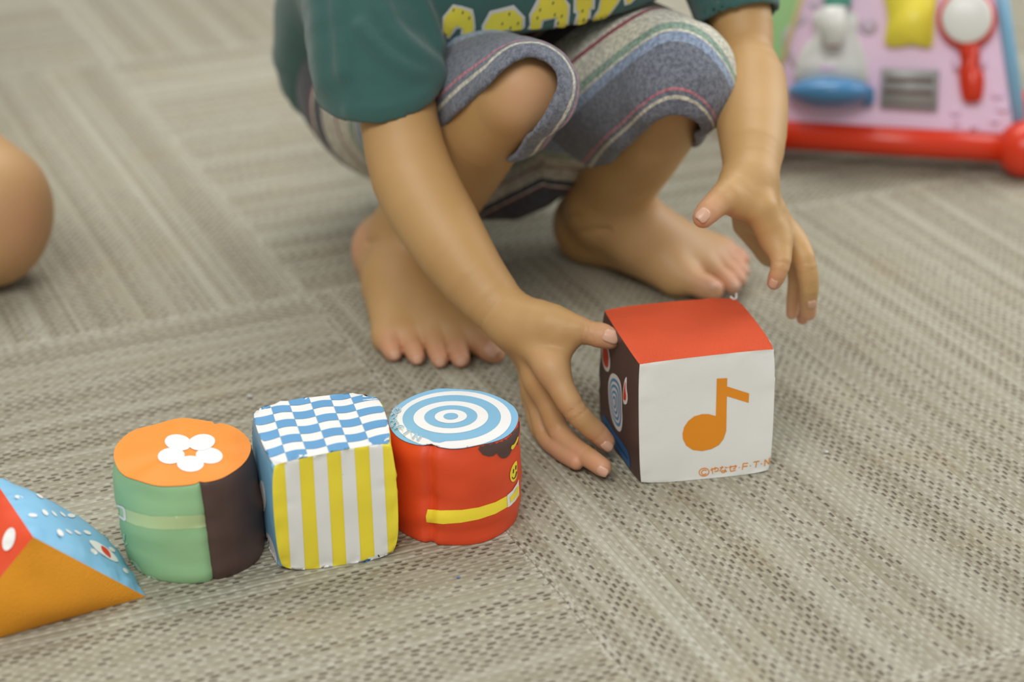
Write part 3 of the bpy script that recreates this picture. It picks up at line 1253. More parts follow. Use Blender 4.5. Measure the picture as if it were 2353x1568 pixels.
# ------------------------------------------------------------------ the crouching child
def build_child():
    root = empty('person', (0.0, 1.22, 0), 'crouching barefoot child in a green t-shirt and grey striped shorts, hand on the cube', 'person')
    loc = np.array(root.location)
    # --- right arm (on the left in the picture)
    SHR = K(838, -300, 1.16, 105)
    arm_r = Chain([SHR, K(890, 100, 1.118, 98), K(918, 285, 1.082, 90), K(948, 405, 1.062, 96), K(1010, 520, 1.042, 93), K(1085, 635, 1.019, 78), K(1152, 714, 1.005, 64), K(1182, 748, 0.998, 55)], 0.012)
    # --- right hand
    W = K(1172, 745, 1.0, 60)
    iM, mM, rM, pM = K(1268, 846, 0.970, 33), K(1240, 872, 0.982, 33), K(1233, 892, 0.995, 30), K(1229, 903, 1.008, 26)
    W0 = K(1178, 742, 1.0, 44)
    palm = U([Chain([W0, K(1228, 792, 0.985, 43), iM], .01), Chain([W0, K(1220, 808, 0.992, 40), mM], .01), Chain([W0, K(1212, 816, 1.0, 35), rM], .01), Chain([W0, K(1210, 822, 1.008, 30), pM], .01),
              Chain([K(1200, 745, 0.995, 50), K(1262, 752, 0.985, 40), K(1290, 800, 0.978, 30)], .01)], 0.006)
    thumb = [K(1205, 737, 0.995, 50), K(1268, 744, 0.985, 43), K(1322, 757, 0.980, 34), K(1354, 765, 0.979, 30), K(1384, 772, 0.977, 29.5), K(1401, 778, 0.976, 25)]
    idx = [iM, K(1293, 898, 0.962, 31), K(1321, 944, 0.957, 29), K(1350, 975, 0.957, 25.5), K(1372, 995, 0.958, 25.5), K(1391, 1016, 0.958, 22.5)]
    mid = [mM, K(1262, 935, 0.975, 27), K(1285, 992, 0.970, 27), K(1318, 1028, 0.958, 24), K(1350, 1050, 0.948, 24), K(1384, 1074, 0.938, 22)]
    rng_ = [rM, K(1240, 950, 0.985, 25), K(1254, 1003, 0.978, 24), K(1280, 1030, 0.968, 22), K(1300, 1045, 0.958, 22), K(1325, 1062, 0.948, 19)]
    pin = [pM, K(1228, 945, 0.998, 22), K(1240, 988, 0.990, 21), K(1256, 1010, 0.98, 19), K(1270, 1025, 0.972, 18), K(1285, 1040, 0.962, 16)]
    hand_r = Digits(palm, [Chain(f, .003) for f in (thumb, idx, mid, rng_, pin)], 0.008, 0.0)
    # --- left arm
    SHL = K(1590, -300, 1.20, 105)
    arm_l = U([Chain([SHL, K(1672, -60, 1.165, 84), K(1706, 60, 1.145, 70), K(1710, 112, 1.135, 66)], 0.008),
               Chain([K(1712, 140, 1.128, 68), K(1722, 190, 1.115, 84), K(1727, 265, 1.09, 84), K(1729, 345, 1.06, 73), K(1724, 410, 1.04, 62)], 0.008)], 0.002)
    WL = K(1722, 415, 1.038, 60)
    WL0 = K(1724, 418, 1.038, 46)
    liM, lmM, lrM, lpM = K(1782, 545, 1.020, 32), K(1812, 550, 1.034, 30), K(1808, 563, 1.048, 28), K(1772, 580, 1.060, 26)
    palml = U([Chain([WL0, K(1748, 480, 1.022, 42), liM], .01), Chain([WL0, K(1768, 485, 1.034, 40), lmM], .01), Chain([WL0, K(1748, 505, 1.048, 36), lrM], .01), Chain([WL0, K(1716, 515, 1.060, 33), lpM], .01),
               Chain([K(1705, 440, 1.03, 46), K(1700, 470, 1.02, 32)], .01)], 0.006)
    lth = [K(1702, 430, 1.032, 46), K(1670, 450, 1.018, 37), K(1643, 472, 1.010, 31), K(1627, 487, 1.005, 29), K(1616, 500, 1.002, 25)]
    lid = [liM, K(1793, 585, 1.010, 27), K(1792, 615, 1.004, 23), K(1784, 638, 1.004, 20), K(1779, 650, 1.005, 17)]
    lmd = [lmM, K(1838, 575, 1.026, 28), K(1852, 612, 1.020, 26), K(1859, 660, 1.020, 23), K(1857, 690, 1.024, 21), K(1857, 718, 1.028, 19)]
    lrg = [lrM, K(1828, 600, 1.042, 24), K(1830, 645, 1.036, 20), K(1824, 690, 1.038, 17), K(1820, 720, 1.040, 14.5)]
    lpk = [lpM, K(1825, 605, 1.056, 21), K(1842, 660, 1.048, 18), K(1845, 705, 1.046, 16), K(1844, 733, 1.046, 14)]
    hand_l = Digits(palml, [Chain(f, .003) for f in (lth, lid, lmd, lrg, lpk)], 0.008, 0.0)
    # --- right leg and foot
    HIPR, HIPL = np.array([-0.075, 1.285, 0.105]), np.array([0.010, 1.30, 0.115])
    KNR = K(1195, 205, 1.068, 96)
    ANR = K(938, 535, 1.175, 75)
    leg_r = U([Chain([(HIPR, 0.052), ((HIPR * .5 + KNR[0] * .5), 0.042), KNR], .02),
               Chain([KNR, K(1112, 298, 1.095, 100), K(1022, 415, 1.140, 108), K(965, 495, 1.165, 84), ANR], .012)], 0.012)

    def foot(heel, ball, balls, toes, ank, instep):
        """heel/ball: floor points with radii; toes: list of chains"""
        base = U([Chain([ank, heel], .015), Chain([ank, instep, ball], .02)] + [Chain([instep, b], .015) for b in balls] + [Chain([heel, b], .02) for b in balls], 0.009)
        return Digits(base, [Chain(t, .003) for t in toes], 0.006, 0.0)

    def flr(x, y, rp):              # pixel whose contact point lies on the floor
        g = G(x, y)
        r_ = rp * depth(g) / FPX
        return np.array([g[0], g[1], r_]), r_
    heel_r = (np.array([-0.075, 1.192, 0.0212]), 0.0205)
    inst_r = K(930, 640, 1.150, 78)
    bl = [K(1090, 770, 1.098, 36), K(1035, 765, 1.098, 33), K(985, 765, 1.100, 31), K(930, 770, 1.103, 30), K(892, 772, 1.108, 29)]
    toes_r = [[bl[0], K(1108, 788, 1.090, 31), K(1124, 802, 1.083, 30), K(1136, 811, 1.078, 25)],
              [bl[1], K(1045, 785, 1.088, 26), K(1053, 808, 1.079, 26), K(1058, 824, 1.073, 22)],
              [bl[2], K(998, 785, 1.088, 25), K(1005, 808, 1.079, 25), K(1010, 825, 1.073, 21)],
              [bl[3], K(942, 788, 1.090, 24), K(951, 806, 1.083, 23.5), K(957, 820, 1.078, 20)],
              [bl[4], K(893, 790, 1.096, 23), K(899, 803, 1.089, 23), K(904, 812, 1.085, 20)]]
    foot_r = foot(heel_r, K(1000, 740, 1.115, 50), bl, toes_r, ANR, inst_r)
    # --- left leg and foot
    KNL = K(1530, 178, 1.115, 102)
    ANL = K(1392, 478, 1.205, 80)
    leg_l = U([Chain([(HIPL, 0.052), ((HIPL * .5 + KNL[0] * .5), 0.044), KNL], .02),
               Chain([KNL, K(1500, 290, 1.140, 102), K(1435, 390, 1.180, 94), ANL], .012)], 0.012)
    heel_l = (np.array([0.0535, 1.232, 0.0225]), 0.022)
    inst_l = K(1470, 535, 1.192, 66)
    bb = [K(1555, 632, 1.172, 40), K(1600, 610, 1.182, 34), K(1622, 598, 1.190, 31), K(1640, 588, 1.197, 29), K(1655, 580, 1.204, 27)]
    toes_l = [[bb[0], K(1590, 648, 1.163, 29), K(1618, 658, 1.160, 30), K(1638, 666, 1.157, 26)],
              [bb[1], K(1640, 620, 1.176, 20), K(1667, 641, 1.168, 20), K(1684, 658, 1.160, 18)],
              [bb[2], K(1658, 607, 1.185, 19), K(1684, 624, 1.177, 19), K(1700, 641, 1.168, 17)],
              [bb[3], K(1672, 595, 1.193, 18), K(1694, 607, 1.186, 18), K(1708, 622, 1.178, 16)],
              [bb[4], K(1684, 583, 1.201, 18), K(1700, 590, 1.197, 18), K(1709, 598, 1.192, 15)]]
    foot_l = foot(heel_l, K(1530, 590, 1.182, 50), bb, toes_l, ANL, inst_l)
    PEL = np.array([-0.040, 1.300, 0.105])
    body = U([U([arm_r, hand_r], 0.006), U([arm_l, hand_l], 0.006), U([leg_r, foot_r], 0.012), U([leg_l, foot_l], 0.012)], 0.0)

    cre = []
    for f, j, am in ((thumb, 3, .0007), (idx, 2, .0006), (mid, 2, .0006), (rng_, 2, .0005), (lid, 2, .0005), (lmd, 2, .0005), (idx, 4, .0004), (mid, 4, .0004)):
        ax_ = f[j + 1][0] - f[j - 1][0]
        ax_ = ax_ / np.linalg.norm(ax_)
        for o_ in (-.0022, .0, .0022) if j < 4 else (0,):
            cre.append((f[j][0] + ax_ * o_, ax_, f[j][1] * 1.35, am, .0006))
    wa = W[0] - K(1085, 635, 1.025, 78)[0]
    cre.append((W[0] - .006 * wa / np.linalg.norm(wa), wa / np.linalg.norm(wa), .02, .0005, .0009))
    for an_, nx in ((ANR, inst_r), (ANL, inst_l)):
        ax_ = np.array([.15, -.35, -.9])
        ax_ /= np.linalg.norm(ax_)
        cre.append((an_[0] + ax_ * .012, ax_, .027, .0013, .0022))
        cre.append((an_[0] + ax_ * .002, ax_, .027, .0010, .0022))

    def floorclip(P, d):
        mid_ = P.mean(0)
        for c, ax_, rad, am, sg in cre:
            if len(P) < 4000 and ((mid_ - c) ** 2).sum() > (rad + .02) ** 2:
                continue
            q = P - c
            m_ = (q * q).sum(1) < rad * rad
            if m_.any():
                d = d.copy()
                d[m_] += am * np.exp(-((q[m_] @ ax_) / sg) ** 2)
        return np.maximum(d, 0.0008 - P[:, 2])
    global CULL
    CULL = 0.016
    V, Q = surfnet(Fn(body, floorclip), 0.00115, lo=(-0.16, 0.91, 0.0), hi=(0.21, 1.36, 0.26), pad=0.002)
    CULL = 0.035
    # upper body, meshed coarser; it runs on under the clothes
    CH = (SHR[0] + SHL[0]) / 2
    HEAD = np.array([0.030, 1.085, 0.425])
    trunk = U([Chain([(PEL, 0.072), ((PEL + CH) / 2 + np.array([0, .02, 0]), 0.068), (CH - np.array([0, 0, .01]), 0.062)], .03),
               Chain([SHR, (CH, 0.05), SHL], .02), Chain([(CH, 0.034), (HEAD, 0.034)], .02),
               U([Ell(HEAD, (0.066, 0.080, 0.082)), Ell(HEAD + [0, -.035, -.04], (0.045, .04, .04))], .03),
               Chain([(HEAD + [0, -.080, -.012], .007), (HEAD + [0, -.072, .012], .004)], .004),
               Ell(HEAD + [0.066, 0.005, -.01], (.008, .012, .018)), Ell(HEAD + [-0.066, 0.005, -.01], (.008, .012, .018)),
               Chain([(HEAD + [-.018, -.074, -.045], .005), (HEAD + [.018, -.074, -.045], .005)], .003)], 0.012)
    V2, Q2 = surfnet(trunk, 0.0035)
    nV = len(V)
    V, Q = np.concatenate([V, V2]), np.concatenate([Q, Q2 + nV])
    bo = np_obj('body', V - loc, Q, SKIN, root)
    bo['label'] = 'bare skin of arms, hands, legs and feet'
    rosy = np.zeros(len(V))
    sets = [(f[-1][0], 0.013) for f in (thumb, idx, mid, rng_, pin, lth, lid, lmd, lrg, lpk)] + [(t[-1][0], 0.014) for t in toes_r + toes_l]
    sets += [(f[2][0], 0.008) for f in (idx, mid)] + [(KNR[0] + np.array([.005, -.03, .01]), 0.022)]
    for n_, (c, rad) in enumerate(sets):
        d2 = ((V - c) ** 2).sum(1)
        rosy = np.maximum(rosy, np.exp(-d2 / rad ** 2) * (0.55 if n_ < 20 else 0.25))
    rosy = np.maximum(rosy, 0.55 * np.exp(-(((V - (heel_r[0] + [-.015, 0, 0])) ** 2).sum(1)) / .025 ** 2))
    add_attr(bo, 'rosy', rosy)
    # nails
    bv = BVHTree.FromPolygons([Vector(v) for v in V[:nV]], [tuple(q) for q in Q if q.max() < nV])

    def put_nail(px, py, dpx, rx, ry, name='fingernail', tilt=0.0):
        c = Vector(CAMO)
        h, nr, _, _ = bv.ray_cast(c, Vector(ray(px, py)).normalized())
        h2, nr2, _, _ = bv.ray_cast(c, Vector(ray(px - dpx[0], py - dpx[1])).normalized())
        if h is None or h2 is None:
            return
        nail(root, np.array(h) + np.array(nr) * 0.0004, np.array(h - h2), np.array(nr), rx, ry, name)
    put_nail(1405, 772, (12, 4), 0.0036, 0.0042)
    put_nail(1396, 1026, (8, 7), 0.0026, 0.0032)
    put_nail(1383, 1084, (8, 5), 0.0026, 0.0030)
    put_nail(1616, 494, (-9, 10), 0.0034, 0.0036)
    put_nail(1776, 652, (-4, 9), 0.0022, 0.0028)
    put_nail(1866, 700, (0, 9), 0.0024, 0.0032)
    put_nail(1132, 802, (8, 6), 0.0046, 0.0042, 'toenail')
    for x, y in ((1058, 832), (1011, 834), (960, 827), (908, 817)):
        put_nail(x, y, (2, 6), 0.0026, 0.0021, 'toenail')
    for x, y in ((1640, 656), (1690, 655), (1705, 640), (1712, 622)):
        put_nail(x, y, (8, 6), 0.0026, 0.0024, 'toenail')

    # ---------------- shorts
    def plane_clip(P, n_, c):
        return (P - c) @ n_
    legs = []
    shorts_items = []
    axR = KNR[0] - HIPR
    axR /= np.linalg.norm(axR)
    axL = KNL[0] - HIPL
    axL /= np.linalg.norm(axL)
    dnR = (ANR[0] - KNR[0]) / np.linalg.norm(ANR[0] - KNR[0])
    dnL = (ANL[0] - KNL[0]) / np.linalg.norm(ANL[0] - KNL[0])

    def sleeve_leg(hip, kn, ax, line, dn, rk, drop, rh, cut=None):
        end = kn + ax * 0.014
        top = Chain([(hip, 0.060), (hip * .45 + kn * .55, rh), (end, rk)], .02)
        low = Chain([(hip + [0, 0, -.01], 0.052), (hip * .5 + kn * .5 + dn * drop * .8, rh), (kn + dn * drop, rk)], .02)
        t = U([top, low], 0.02)
        if cut is not None:             # opening follows the shin that comes out of it
            cp = []
            for (x, y, rp) in cut:
                q = trace(t, x, y)
                q = trace(leg_r, x, y) if q is None else q
                cp.append((q, rp * depth(q) / FPX))
            cut = Chain(cp, 0, 1)

            def hemf(P): return -cut.ev(P, None)
        else:
            q1, q2 = trace(t, *line[0]), trace(t, *line[1])
            l_ = (q2 - q1) / np.linalg.norm(q2 - q1)
            hc, hn_ = (q1 + q2) / 2, dn - l_ * (dn @ l_)
            hn_ = hn_ / np.linalg.norm(hn_)

            def hemf(P): return (P - hc) @ hn_ - 20.0 * np.maximum(0, P[:, 0] - 0.076) ** 2 - 0.002

        def f(P, d):
            s = hemf(P)
            d = d + 0.0014 * waves(P, 55, 1) + 0.0007 * waves(P, 140, 4)
            shell = smax(d, -(d + 0.0042 + np.maximum(0, -s - 0.03) * 0.5), .002)
            return smax(np.where(s > -0.05, shell, d), s + 0.0012 * waves(P, 110, 3), .002)
        return Fn(t, f), hemf
    shR, hfR = sleeve_leg(HIPR, KNR[0], axR, None, dnR, 0.0268, 0.026, 0.038, [(1222, 182, 68), (1160, 262, 80), (1095, 340, 88), (1020, 430, 100), (930, 540, 110)])
    shL, hfL = sleeve_leg(HIPL, KNL[0], axL, [(1390, 382), (1560, 230)], dnL, 0.0340, 0.034, 0.050)
    seat = Fn(U([Ell(PEL + [-.002, .0, -.005], (0.100, 0.072, 0.078)), Ell(PEL + [.020, -.035, -.035], (0.070, 0.045, 0.040)), Chain([(PEL, .05), K(1120, 440, 1.235, 62), K(1235, 428, 1.215, 56), K(1300, 395, 1.205, 40)], .02)], .02), lambda P, d: d + 0.0025 * waves(P, 45, 2))
    V, Q = surfnet(U([seat, shR, shL], 0.010), 0.0020)
    sR, sL = -hfR(V), -hfL(V)
    dR, dL = shR.b.ev(V, None), shL.b.ev(V, None)
    # the stripes run parallel to the hems; towards the seat they bend into the crotch seam
    sL = np.interp(sL, [0, .034, .0395, .041, .045, .057, .060, .075, .2], [0, .050, .060, .0625, .069, .087, .090, .112, .237])
    sR = np.interp(sR, [0, .02, .05, .065, .2], [0, .02, .055, .075, .237])
    hd = np.where(dR < dL, sR, sL)
    dep = V[:, 1] * CP - (V[:, 2] - CAMH) * SP
    px = IW / 2 + FPX * V[:, 0] / dep
    py = IH / 2 - FPX * (V[:, 1] * SP + (V[:, 2] - CAMH) * CP) / dep
    fa = .088 + (.45 * px + .89 * py - 895) * (.024 / 27)
    fb = .112 + (.95 * py - .1 * px - 264) * .0009
    crotch = (V[:, 1] > 1.16) & (px > 1040) & (px < 1345) & (py > 320) & (dL > -.012)
    hd = np.where(crotch, np.clip(np.where(px < 1250, fa, fb), .05, .16), hd)
    m, b = newmat('striped_shorts_cotton')
    at = N.nt.nodes.new('ShaderNodeAttribute')
    at.attribute_name = 'hem_distance'
    f = N(at.outputs['Fac'])
    rp = N.nt.nodes.new('ShaderNodeValToRGB')
    N.nt.links.new((f * 6.25).s, rp.inputs[0])           # 0..16 cm
    GREY, CREAM, PINK, BLUE, GRN, MAR, DARK = (126, 131, 142), (222, 218, 198), (206, 132, 144), (154, 170, 194), (148, 174, 156), (156, 68, 86), (80, 82, 90)
    bands = [(0, GREY), (.0095, CREAM), (.0120, GREY), (.0155, PINK), (.0175, GREY), (.050, BLUE), (.060, CREAM), (.0625, GRN), (.069, CREAM), (.087, MAR), (.090, CREAM), (.112, DARK), (.124, CREAM), (.127, MAR), (.130, DARK)]
    rp.color_ramp.interpolation = 'CONSTANT'
    els = rp.color_ramp.elements
    while len(els) > 1:
        els.remove(els[-1])
    for i, (t, c) in enumerate(bands):
        e_ = els[0] if i == 0 else els.new(t * 6.25)
        e_.position = t * 6.25
        e_.color = (*lin(c), 1)
    c = ncoord('Object')
    heather = nnoise(c, 420, 4, 0.75).step(0.36, 0.64)
    mx = N.nt.nodes.new('ShaderNodeMix')
    mx.data_type = 'RGBA'
    mx.blend_type = 'MULTIPLY'
    mx.inputs[0].default_value = 1.0
    N.nt.links.new(rp.outputs[0], mx.inputs[6])
    N.nt.links.new(nmix(heather, (186, 187, 192), (255, 255, 255)).s, mx.inputs[7])
    setin(b, 'Base Color', N(mx.outputs[2]))
    setin(b, 'Roughness', 0.9)
    setin(b, 'Sheen Weight', 0.15)
    nbump(b, nnoise(c, 1600, 2), 0.4, 0.0008)
    so = np_obj('shorts', V - loc, Q, m, root)
    add_attr(so, 'hem_distance', hd)
    so['label'] = 'grey and cream striped cotton shorts'

    # ---------------- t-shirt
    SM = fabric('green_jersey', (54, 100, 94), 0.92, 0.06, weave=2000, sheen=0.3)
    slr_end = K(893, 262, 1.100, 150)
    sl_ax = slr_end[0] - SHR[0]
    sl_ax /= np.linalg.norm(sl_ax)
    hem_n = sl_ax * 0.80 + np.array([0.1, -0.45, -0.3])
    hem_n /= np.linalg.norm(hem_n)
    sleeve_r = Chain([K(838, -310, 1.165, 150), K(846, -140, 1.148, 156), K(850, 0, 1.130, 160), K(872, 150, 1.108, 158), K(893, 275, 1.095, 152), K(905, 340, 1.09, 150)], .03)
    hemc, hem_n = fit_plane([trace(sleeve_r, *q) for q in ((742, 266), (790, 280), (840, 288), (920, 281), (970, 262), (1005, 236), (1026, 200))], sl_ax)
    in_r = Chain([K(880, 180, 1.105, 135), K(920, 420, 1.08, 135)], .0)

    def ridge(pts):
        return Chain([(trace(sleeve_r, *q), .0005) for q in pts], 0)
    ridges = [(ridge([(778, -30), (780, 40), (786, 100), (790, 165)]), .0055, .004), (ridge([(868, -20), (900, 60), (960, 120), (1010, 150)]), .0050, .0045),
              (ridge([(830, 60), (880, 120), (950, 165), (1015, 175)]), .0042, .004), (ridge([(960, -20), (990, 40), (1012, 100)]), .0050, .0045), (ridge([(730, -20), (735, 90), (742, 180)]), .003, .009),
              (ridge([(800, 255), (900, 248), (985, 210), (1018, 170)]), .0024, .003)]

    def fr(P, d):
        fold = 0.0030 * waves(P, 48, 6, [[1, 0, 0], [0, 1, 0], [0, 0, .35]]) + 0.0012 * waves(P, 110, 2)
        for rd, am, sg in ridges:
            e_ = rd.ev(P, None)
            d = d - am * np.exp(-(np.maximum(e_, 0) / sg) ** 2)
        d = smax(d + fold, (P - hemc) @ hem_n, .0035)
        return smax(d, -in_r.ev(P, None), .003)
    sl_l = Chain([K(1590, -310, 1.205, 142), K(1668, -70, 1.168, 112), K(1698, 45, 1.148, 98), K(1712, 100, 1.14, 92)], .03)
    axl = K(1706, 70, 1.145, 1)[0] - K(1672, -60, 1.165, 1)[0]
    axl /= np.linalg.norm(axl)
    hl = K(1700, 42, 1.145, 1)[0]
    in_l = Chain([K(1690, 10, 1.153, 86), K(1712, 110, 1.14, 84)], .0)

    def fl_(P, d):
        d = smax(d + 0.0016 * waves(P, 60, 8), (P - hl) @ axl, .003)
        return smax(d, -in_l.ev(P, None), .003)
    torso = U([Chain([(PEL + [.005, -.080, .095], 0.098), (CH, 0.085)], .03), Chain([(PEL + [.075, -.110, .098], 0.070), (CH + [.05, 0, -.02], .06)], .03),
               Chain([K(760, -80, 1.27, 120), K(715, 120, 1.300, 92), K(722, 215, 1.305, 62), K(742, 262, 1.30, 42), K(752, 300, 1.296, 24)], .02)], 0.03)

    front_hem, hn = fit_plane([trace(torso, *q) for q in ((1020, 96), (1130, 82), (1240, 70), (1340, 62), (1420, 50), (1470, 10))], np.array([0, 0, -1.0]))

    def ft(P, d):
        d = d + 0.0035 * waves(P, 40, 9, [[1, 0, 0], [0, 1, 0], [0, 0, .5]]) + 0.001 * waves(P, 120, 5)
        s = (P - front_hem) @ hn
        keep_back = np.where(P[:, 1] > 1.262, -1.0, s)
        return smax(d, np.where(P[:, 0] < -0.07, -1.0, keep_back), .003)
    shirt = U([Fn(torso, ft), Fn(sleeve_r, fr), Fn(sl_l, fl_)], 0.012)
    V, Q = surfnet(shirt, 0.0022)
    sh = np_obj('t_shirt', V - loc, Q, SM, root)
    sh['label'] = 'dark green short-sleeved t-shirt with yellow varsity letters'
    # letters (tops of a varsity word, the rest is folded under)
    YL = fabric('yellow_shirt_print', (246, 232, 78), 0.7, 0.04)
    WH = fabric('white_shirt_print', (222, 222, 220), 0.7, 0.02)
    s = 4.902
    bv = BVHTree.FromPolygons([Vector(v) for v in V], [tuple(q) for q in Q])
    outs = [[(78, 190), (200, 45), (300, 62), (425, 100), (445, 190), (455, 300), (447, 402), (280, 432), (292, 320), (245, 318), (150, 440), (90, 420), (70, 350)],
            [(525, 285), (615, 120), (885, 52), (1012, 185), (1010, 300), (985, 325), (840, 345), (690, 358), (525, 385)],
            [(1055, 160), (1140, 0), (1160, -40), (1450, -40), (1520, 50), (1515, 150), (1500, 280), (1470, 318), (1330, 322), (1350, 205), (1222, 235), (1200, 315), (1040, 325), (1065, 270)],
            [(1560, -40), (1555, 140), (1590, 150), (1550, 298), (1680, 290), (1850, 270), (1920, 225), (2060, 40), (2100, -40), (1860, -40), (1830, 100), (1745, 230), (1755, 105), (1795, 98), (1800, -40)],
            [(2115, -40), (2130, 60), (2200, 40), (2280, -40)]]
    ins = [[(100, 195), (205, 72), (300, 90), (405, 128), (425, 200), (435, 300), (420, 402), (300, 425), (322, 320), (245, 278), (195, 330), (140, 425), (95, 410), (78, 300)],
           [(552, 385), (560, 285), (640, 150), (880, 100), (980, 195), (975, 325), (860, 340), (850, 318), (680, 350)],
           [(1085, 170), (1160, 60), (1180, -40), (1440, -40), (1490, 60), (1485, 180), (1465, 318), (1365, 320), (1375, 185), (1200, 215), (1180, 315), (1070, 322)],
           [(1588, -40), (1590, 110), (1620, 118), (1590, 290), (1690, 280), (1735, 85), (1760, 75), (1765, -40)],
           [(1870, -40), (1850, 110), (1720, 285), (1860, 268), (2040, 30), (2070, -40)], [(2140, -40), (2165, 40), (2250, -40)]]
    for o_, mt, of in ((outs, WH, .0004), (ins, YL, .0008)):
        for pl in o_:
            q = decal('letter', [(x / s + 1000, y / s) for x, y in pl], bv, mt, root, of, 6)
    FL_ = fabric('worn_print_gap', (50, 92, 84), 0.9, 0.02)
    for (x, y) in ((205, 105), (315, 130), (388, 190), (836, 145), (758, 255), (932, 250), (850, 300), (1150, 190), (1342, 155), (1325, 20), (1378, 250), (1655, 110), (1668, 212), (1860, 200), (1180, 100), (1420, 170)):
        decal('worn_fleck', ell(x / s + 1000, y / s, 1.6, 4.2, 0.35, 10), bv, FL_, root, .0011, 2)
    # hair and facial features (above the frame)
    HM = fabric('black_hair', (34, 28, 26), 0.5, 0.1)
    hair = Fn(U([Ell(HEAD + [0, .008, .012], (0.073, 0.084, 0.084)), Ell(HEAD + [0, .03, -.02], (0.070, .062, .07))], .03),
              lambda P, d: np.maximum(d + .002 * waves(P, 90, 3), -Ell(HEAD + [0, -.075, -.035], (0.062, .06, .075)).ev(P, None)))
    V, Q = surfnet(hair, 0.004)
    np_obj('hair', V - loc, Q, HM, root)
    EM = plastic('dark_eye', (30, 22, 20), .2)
    for sx in (-1, 1):
        V, Q = surfnet(Ell(HEAD + [sx * .027, -.0715, -.005], (.009, .006, .006)), .0015)
        np_obj('eye', V - loc, Q, EM, root)
    return root


build_child()


# ------------------------------------------------------------------ second child: only a bent knee reaches into the frame
def build_kneeler():
    Kn = np.array([-0.322, 1.188, 0.048])
    root = empty('person', (-0.50, 1.28, 0), 'kneeling child whose bare knee shows at the left edge', 'person')
    loc = np.array(root.location)
    hip = np.array([-0.50, 1.30, 0.115])
    k2 = Kn + np.array([-0.12, 0.15, 0])
    h2 = hip + np.array([-.02, .10, 0])
    def leg(k, h):
        an = np.array([h[0] + .0, h[1] + .02, 0.032])
        return U([Chain([(k + [0, 0, .010], .035), ((k + h) / 2 + [0, 0, .010], .045), (h, .060)], .02),
                  Chain([(k + [-.006, 0, -.014], .033), (k + (an - k) * .5 + [0, 0, -.008], .033), (an, .026), (an + [-.05, .01, -.008], .02)], .02)], 0.03)
    ch = np.array([-0.50, 1.34, 0.36])
    hd = np.array([-0.48, 1.34, 0.52])
    hands = []
    for sy in (-1, 1):
        w_, d_ = ch + np.array([.035, sy * .085, -.19]), np.array([.45, -.15 * sy, -.8])
        d_ = d_ / np.linalg.norm(d_)
        sd = np.cross(d_, [0, 0, 1.0])
        sd /= np.linalg.norm(sd)
        pl = Chain([(w_, .018), (w_ + d_ * .03, .019), (w_ + d_ * .045, .017)])
        fs = [Chain([(w_ + d_ * .04 + sd * o_, .0075), (w_ + d_ * (.055 + l_ * .4) + sd * o_ * 1.1, .007), (w_ + d_ * (.05 + l_) + sd * o_ * 1.1 - [.01, 0, .004], .0062)]) for o_, l_ in ((-.018, .035), (-.006, .042), (.006, .04), (.018, .03))]
        fs.append(Chain([(w_ + d_ * .012 - sd * .016, .009), (w_ + d_ * .03 - sd * .034, .008), (w_ + d_ * .045 - sd * .04, .0065)]))
        hands.append(Digits(pl, fs, .006, 0.0))
    body = U(hands + [leg(Kn, hip), leg(k2, h2), Chain([((hip + h2) / 2, .08), (ch, .07)], .03), Chain([(ch, .036), (hd, .036)], .02),
              Chain([(ch + [0, -.09, -.01], .034), (ch + [-.02, -.12, -.11], .028), (ch + [.035, -.085, -.19], .021)], .02),
              Chain([(ch + [0, .09, -.01], .034), (ch + [-.02, .12, -.11], .028), (ch + [.035, .085, -.19], .021)], .02),
              Ell(hd, (.08, .068, .083))], .012)
    V, Q = surfnet(Fn(body, lambda P, d: np.maximum(d, .0008 - P[:, 2])), 0.0030)
    b = np_obj('body', V - loc, Q, SKIN, root)
    add_attr(b, 'rosy', 0.35 * np.exp(-((V - (Kn + [.03, -.03, 0])) ** 2).sum(1) / .03 ** 2))
    SH = fabric('navy_cotton', (60, 66, 84), .9, .05)
    sh = U([Chain([(hip, .068), (hip * .45 + Kn * .55 + [-.03, 0, .012], .058)], .02), Chain([(h2, .068), (h2 * .45 + k2 * .55 + [-.03, 0, .012], .058)], .02), Ell((hip + h2) / 2, (.09, .12, .09))], .02)
    V, Q = surfnet(sh, 0.004)
    np_obj('shorts', V - loc, Q, SH, root)
    TS = fabric('white_jersey', (214, 212, 206), .9, .03)
    ts = U([Chain([((hip + h2) / 2 + [0, 0, .04], .092), (ch, .082)], .03), Chain([(ch + [0, -.08, 0], .044), (ch + [-.01, -.115, -.08], .042)], .02), Chain([(ch + [0, .08, 0], .044), (ch + [-.01, .115, -.08], .042)], .02)], .02)
    V, Q = surfnet(ts, 0.004)
    np_obj('t_shirt', V - loc, Q, TS, root)
    HM = fabric('dark_hair', (36, 30, 28), 0.5, 0.1)
    V, Q = surfnet(Fn(Ell(hd + [-.012, 0, .012], (.082, .075, .084)), lambda P, d: np.maximum(d, -Ell(hd + [.08, 0, -.03], (.06, .06, .075)).ev(P, None))), 0.005)
    np_obj('hair', V - loc, Q, HM, root)
    return root


build_kneeler()


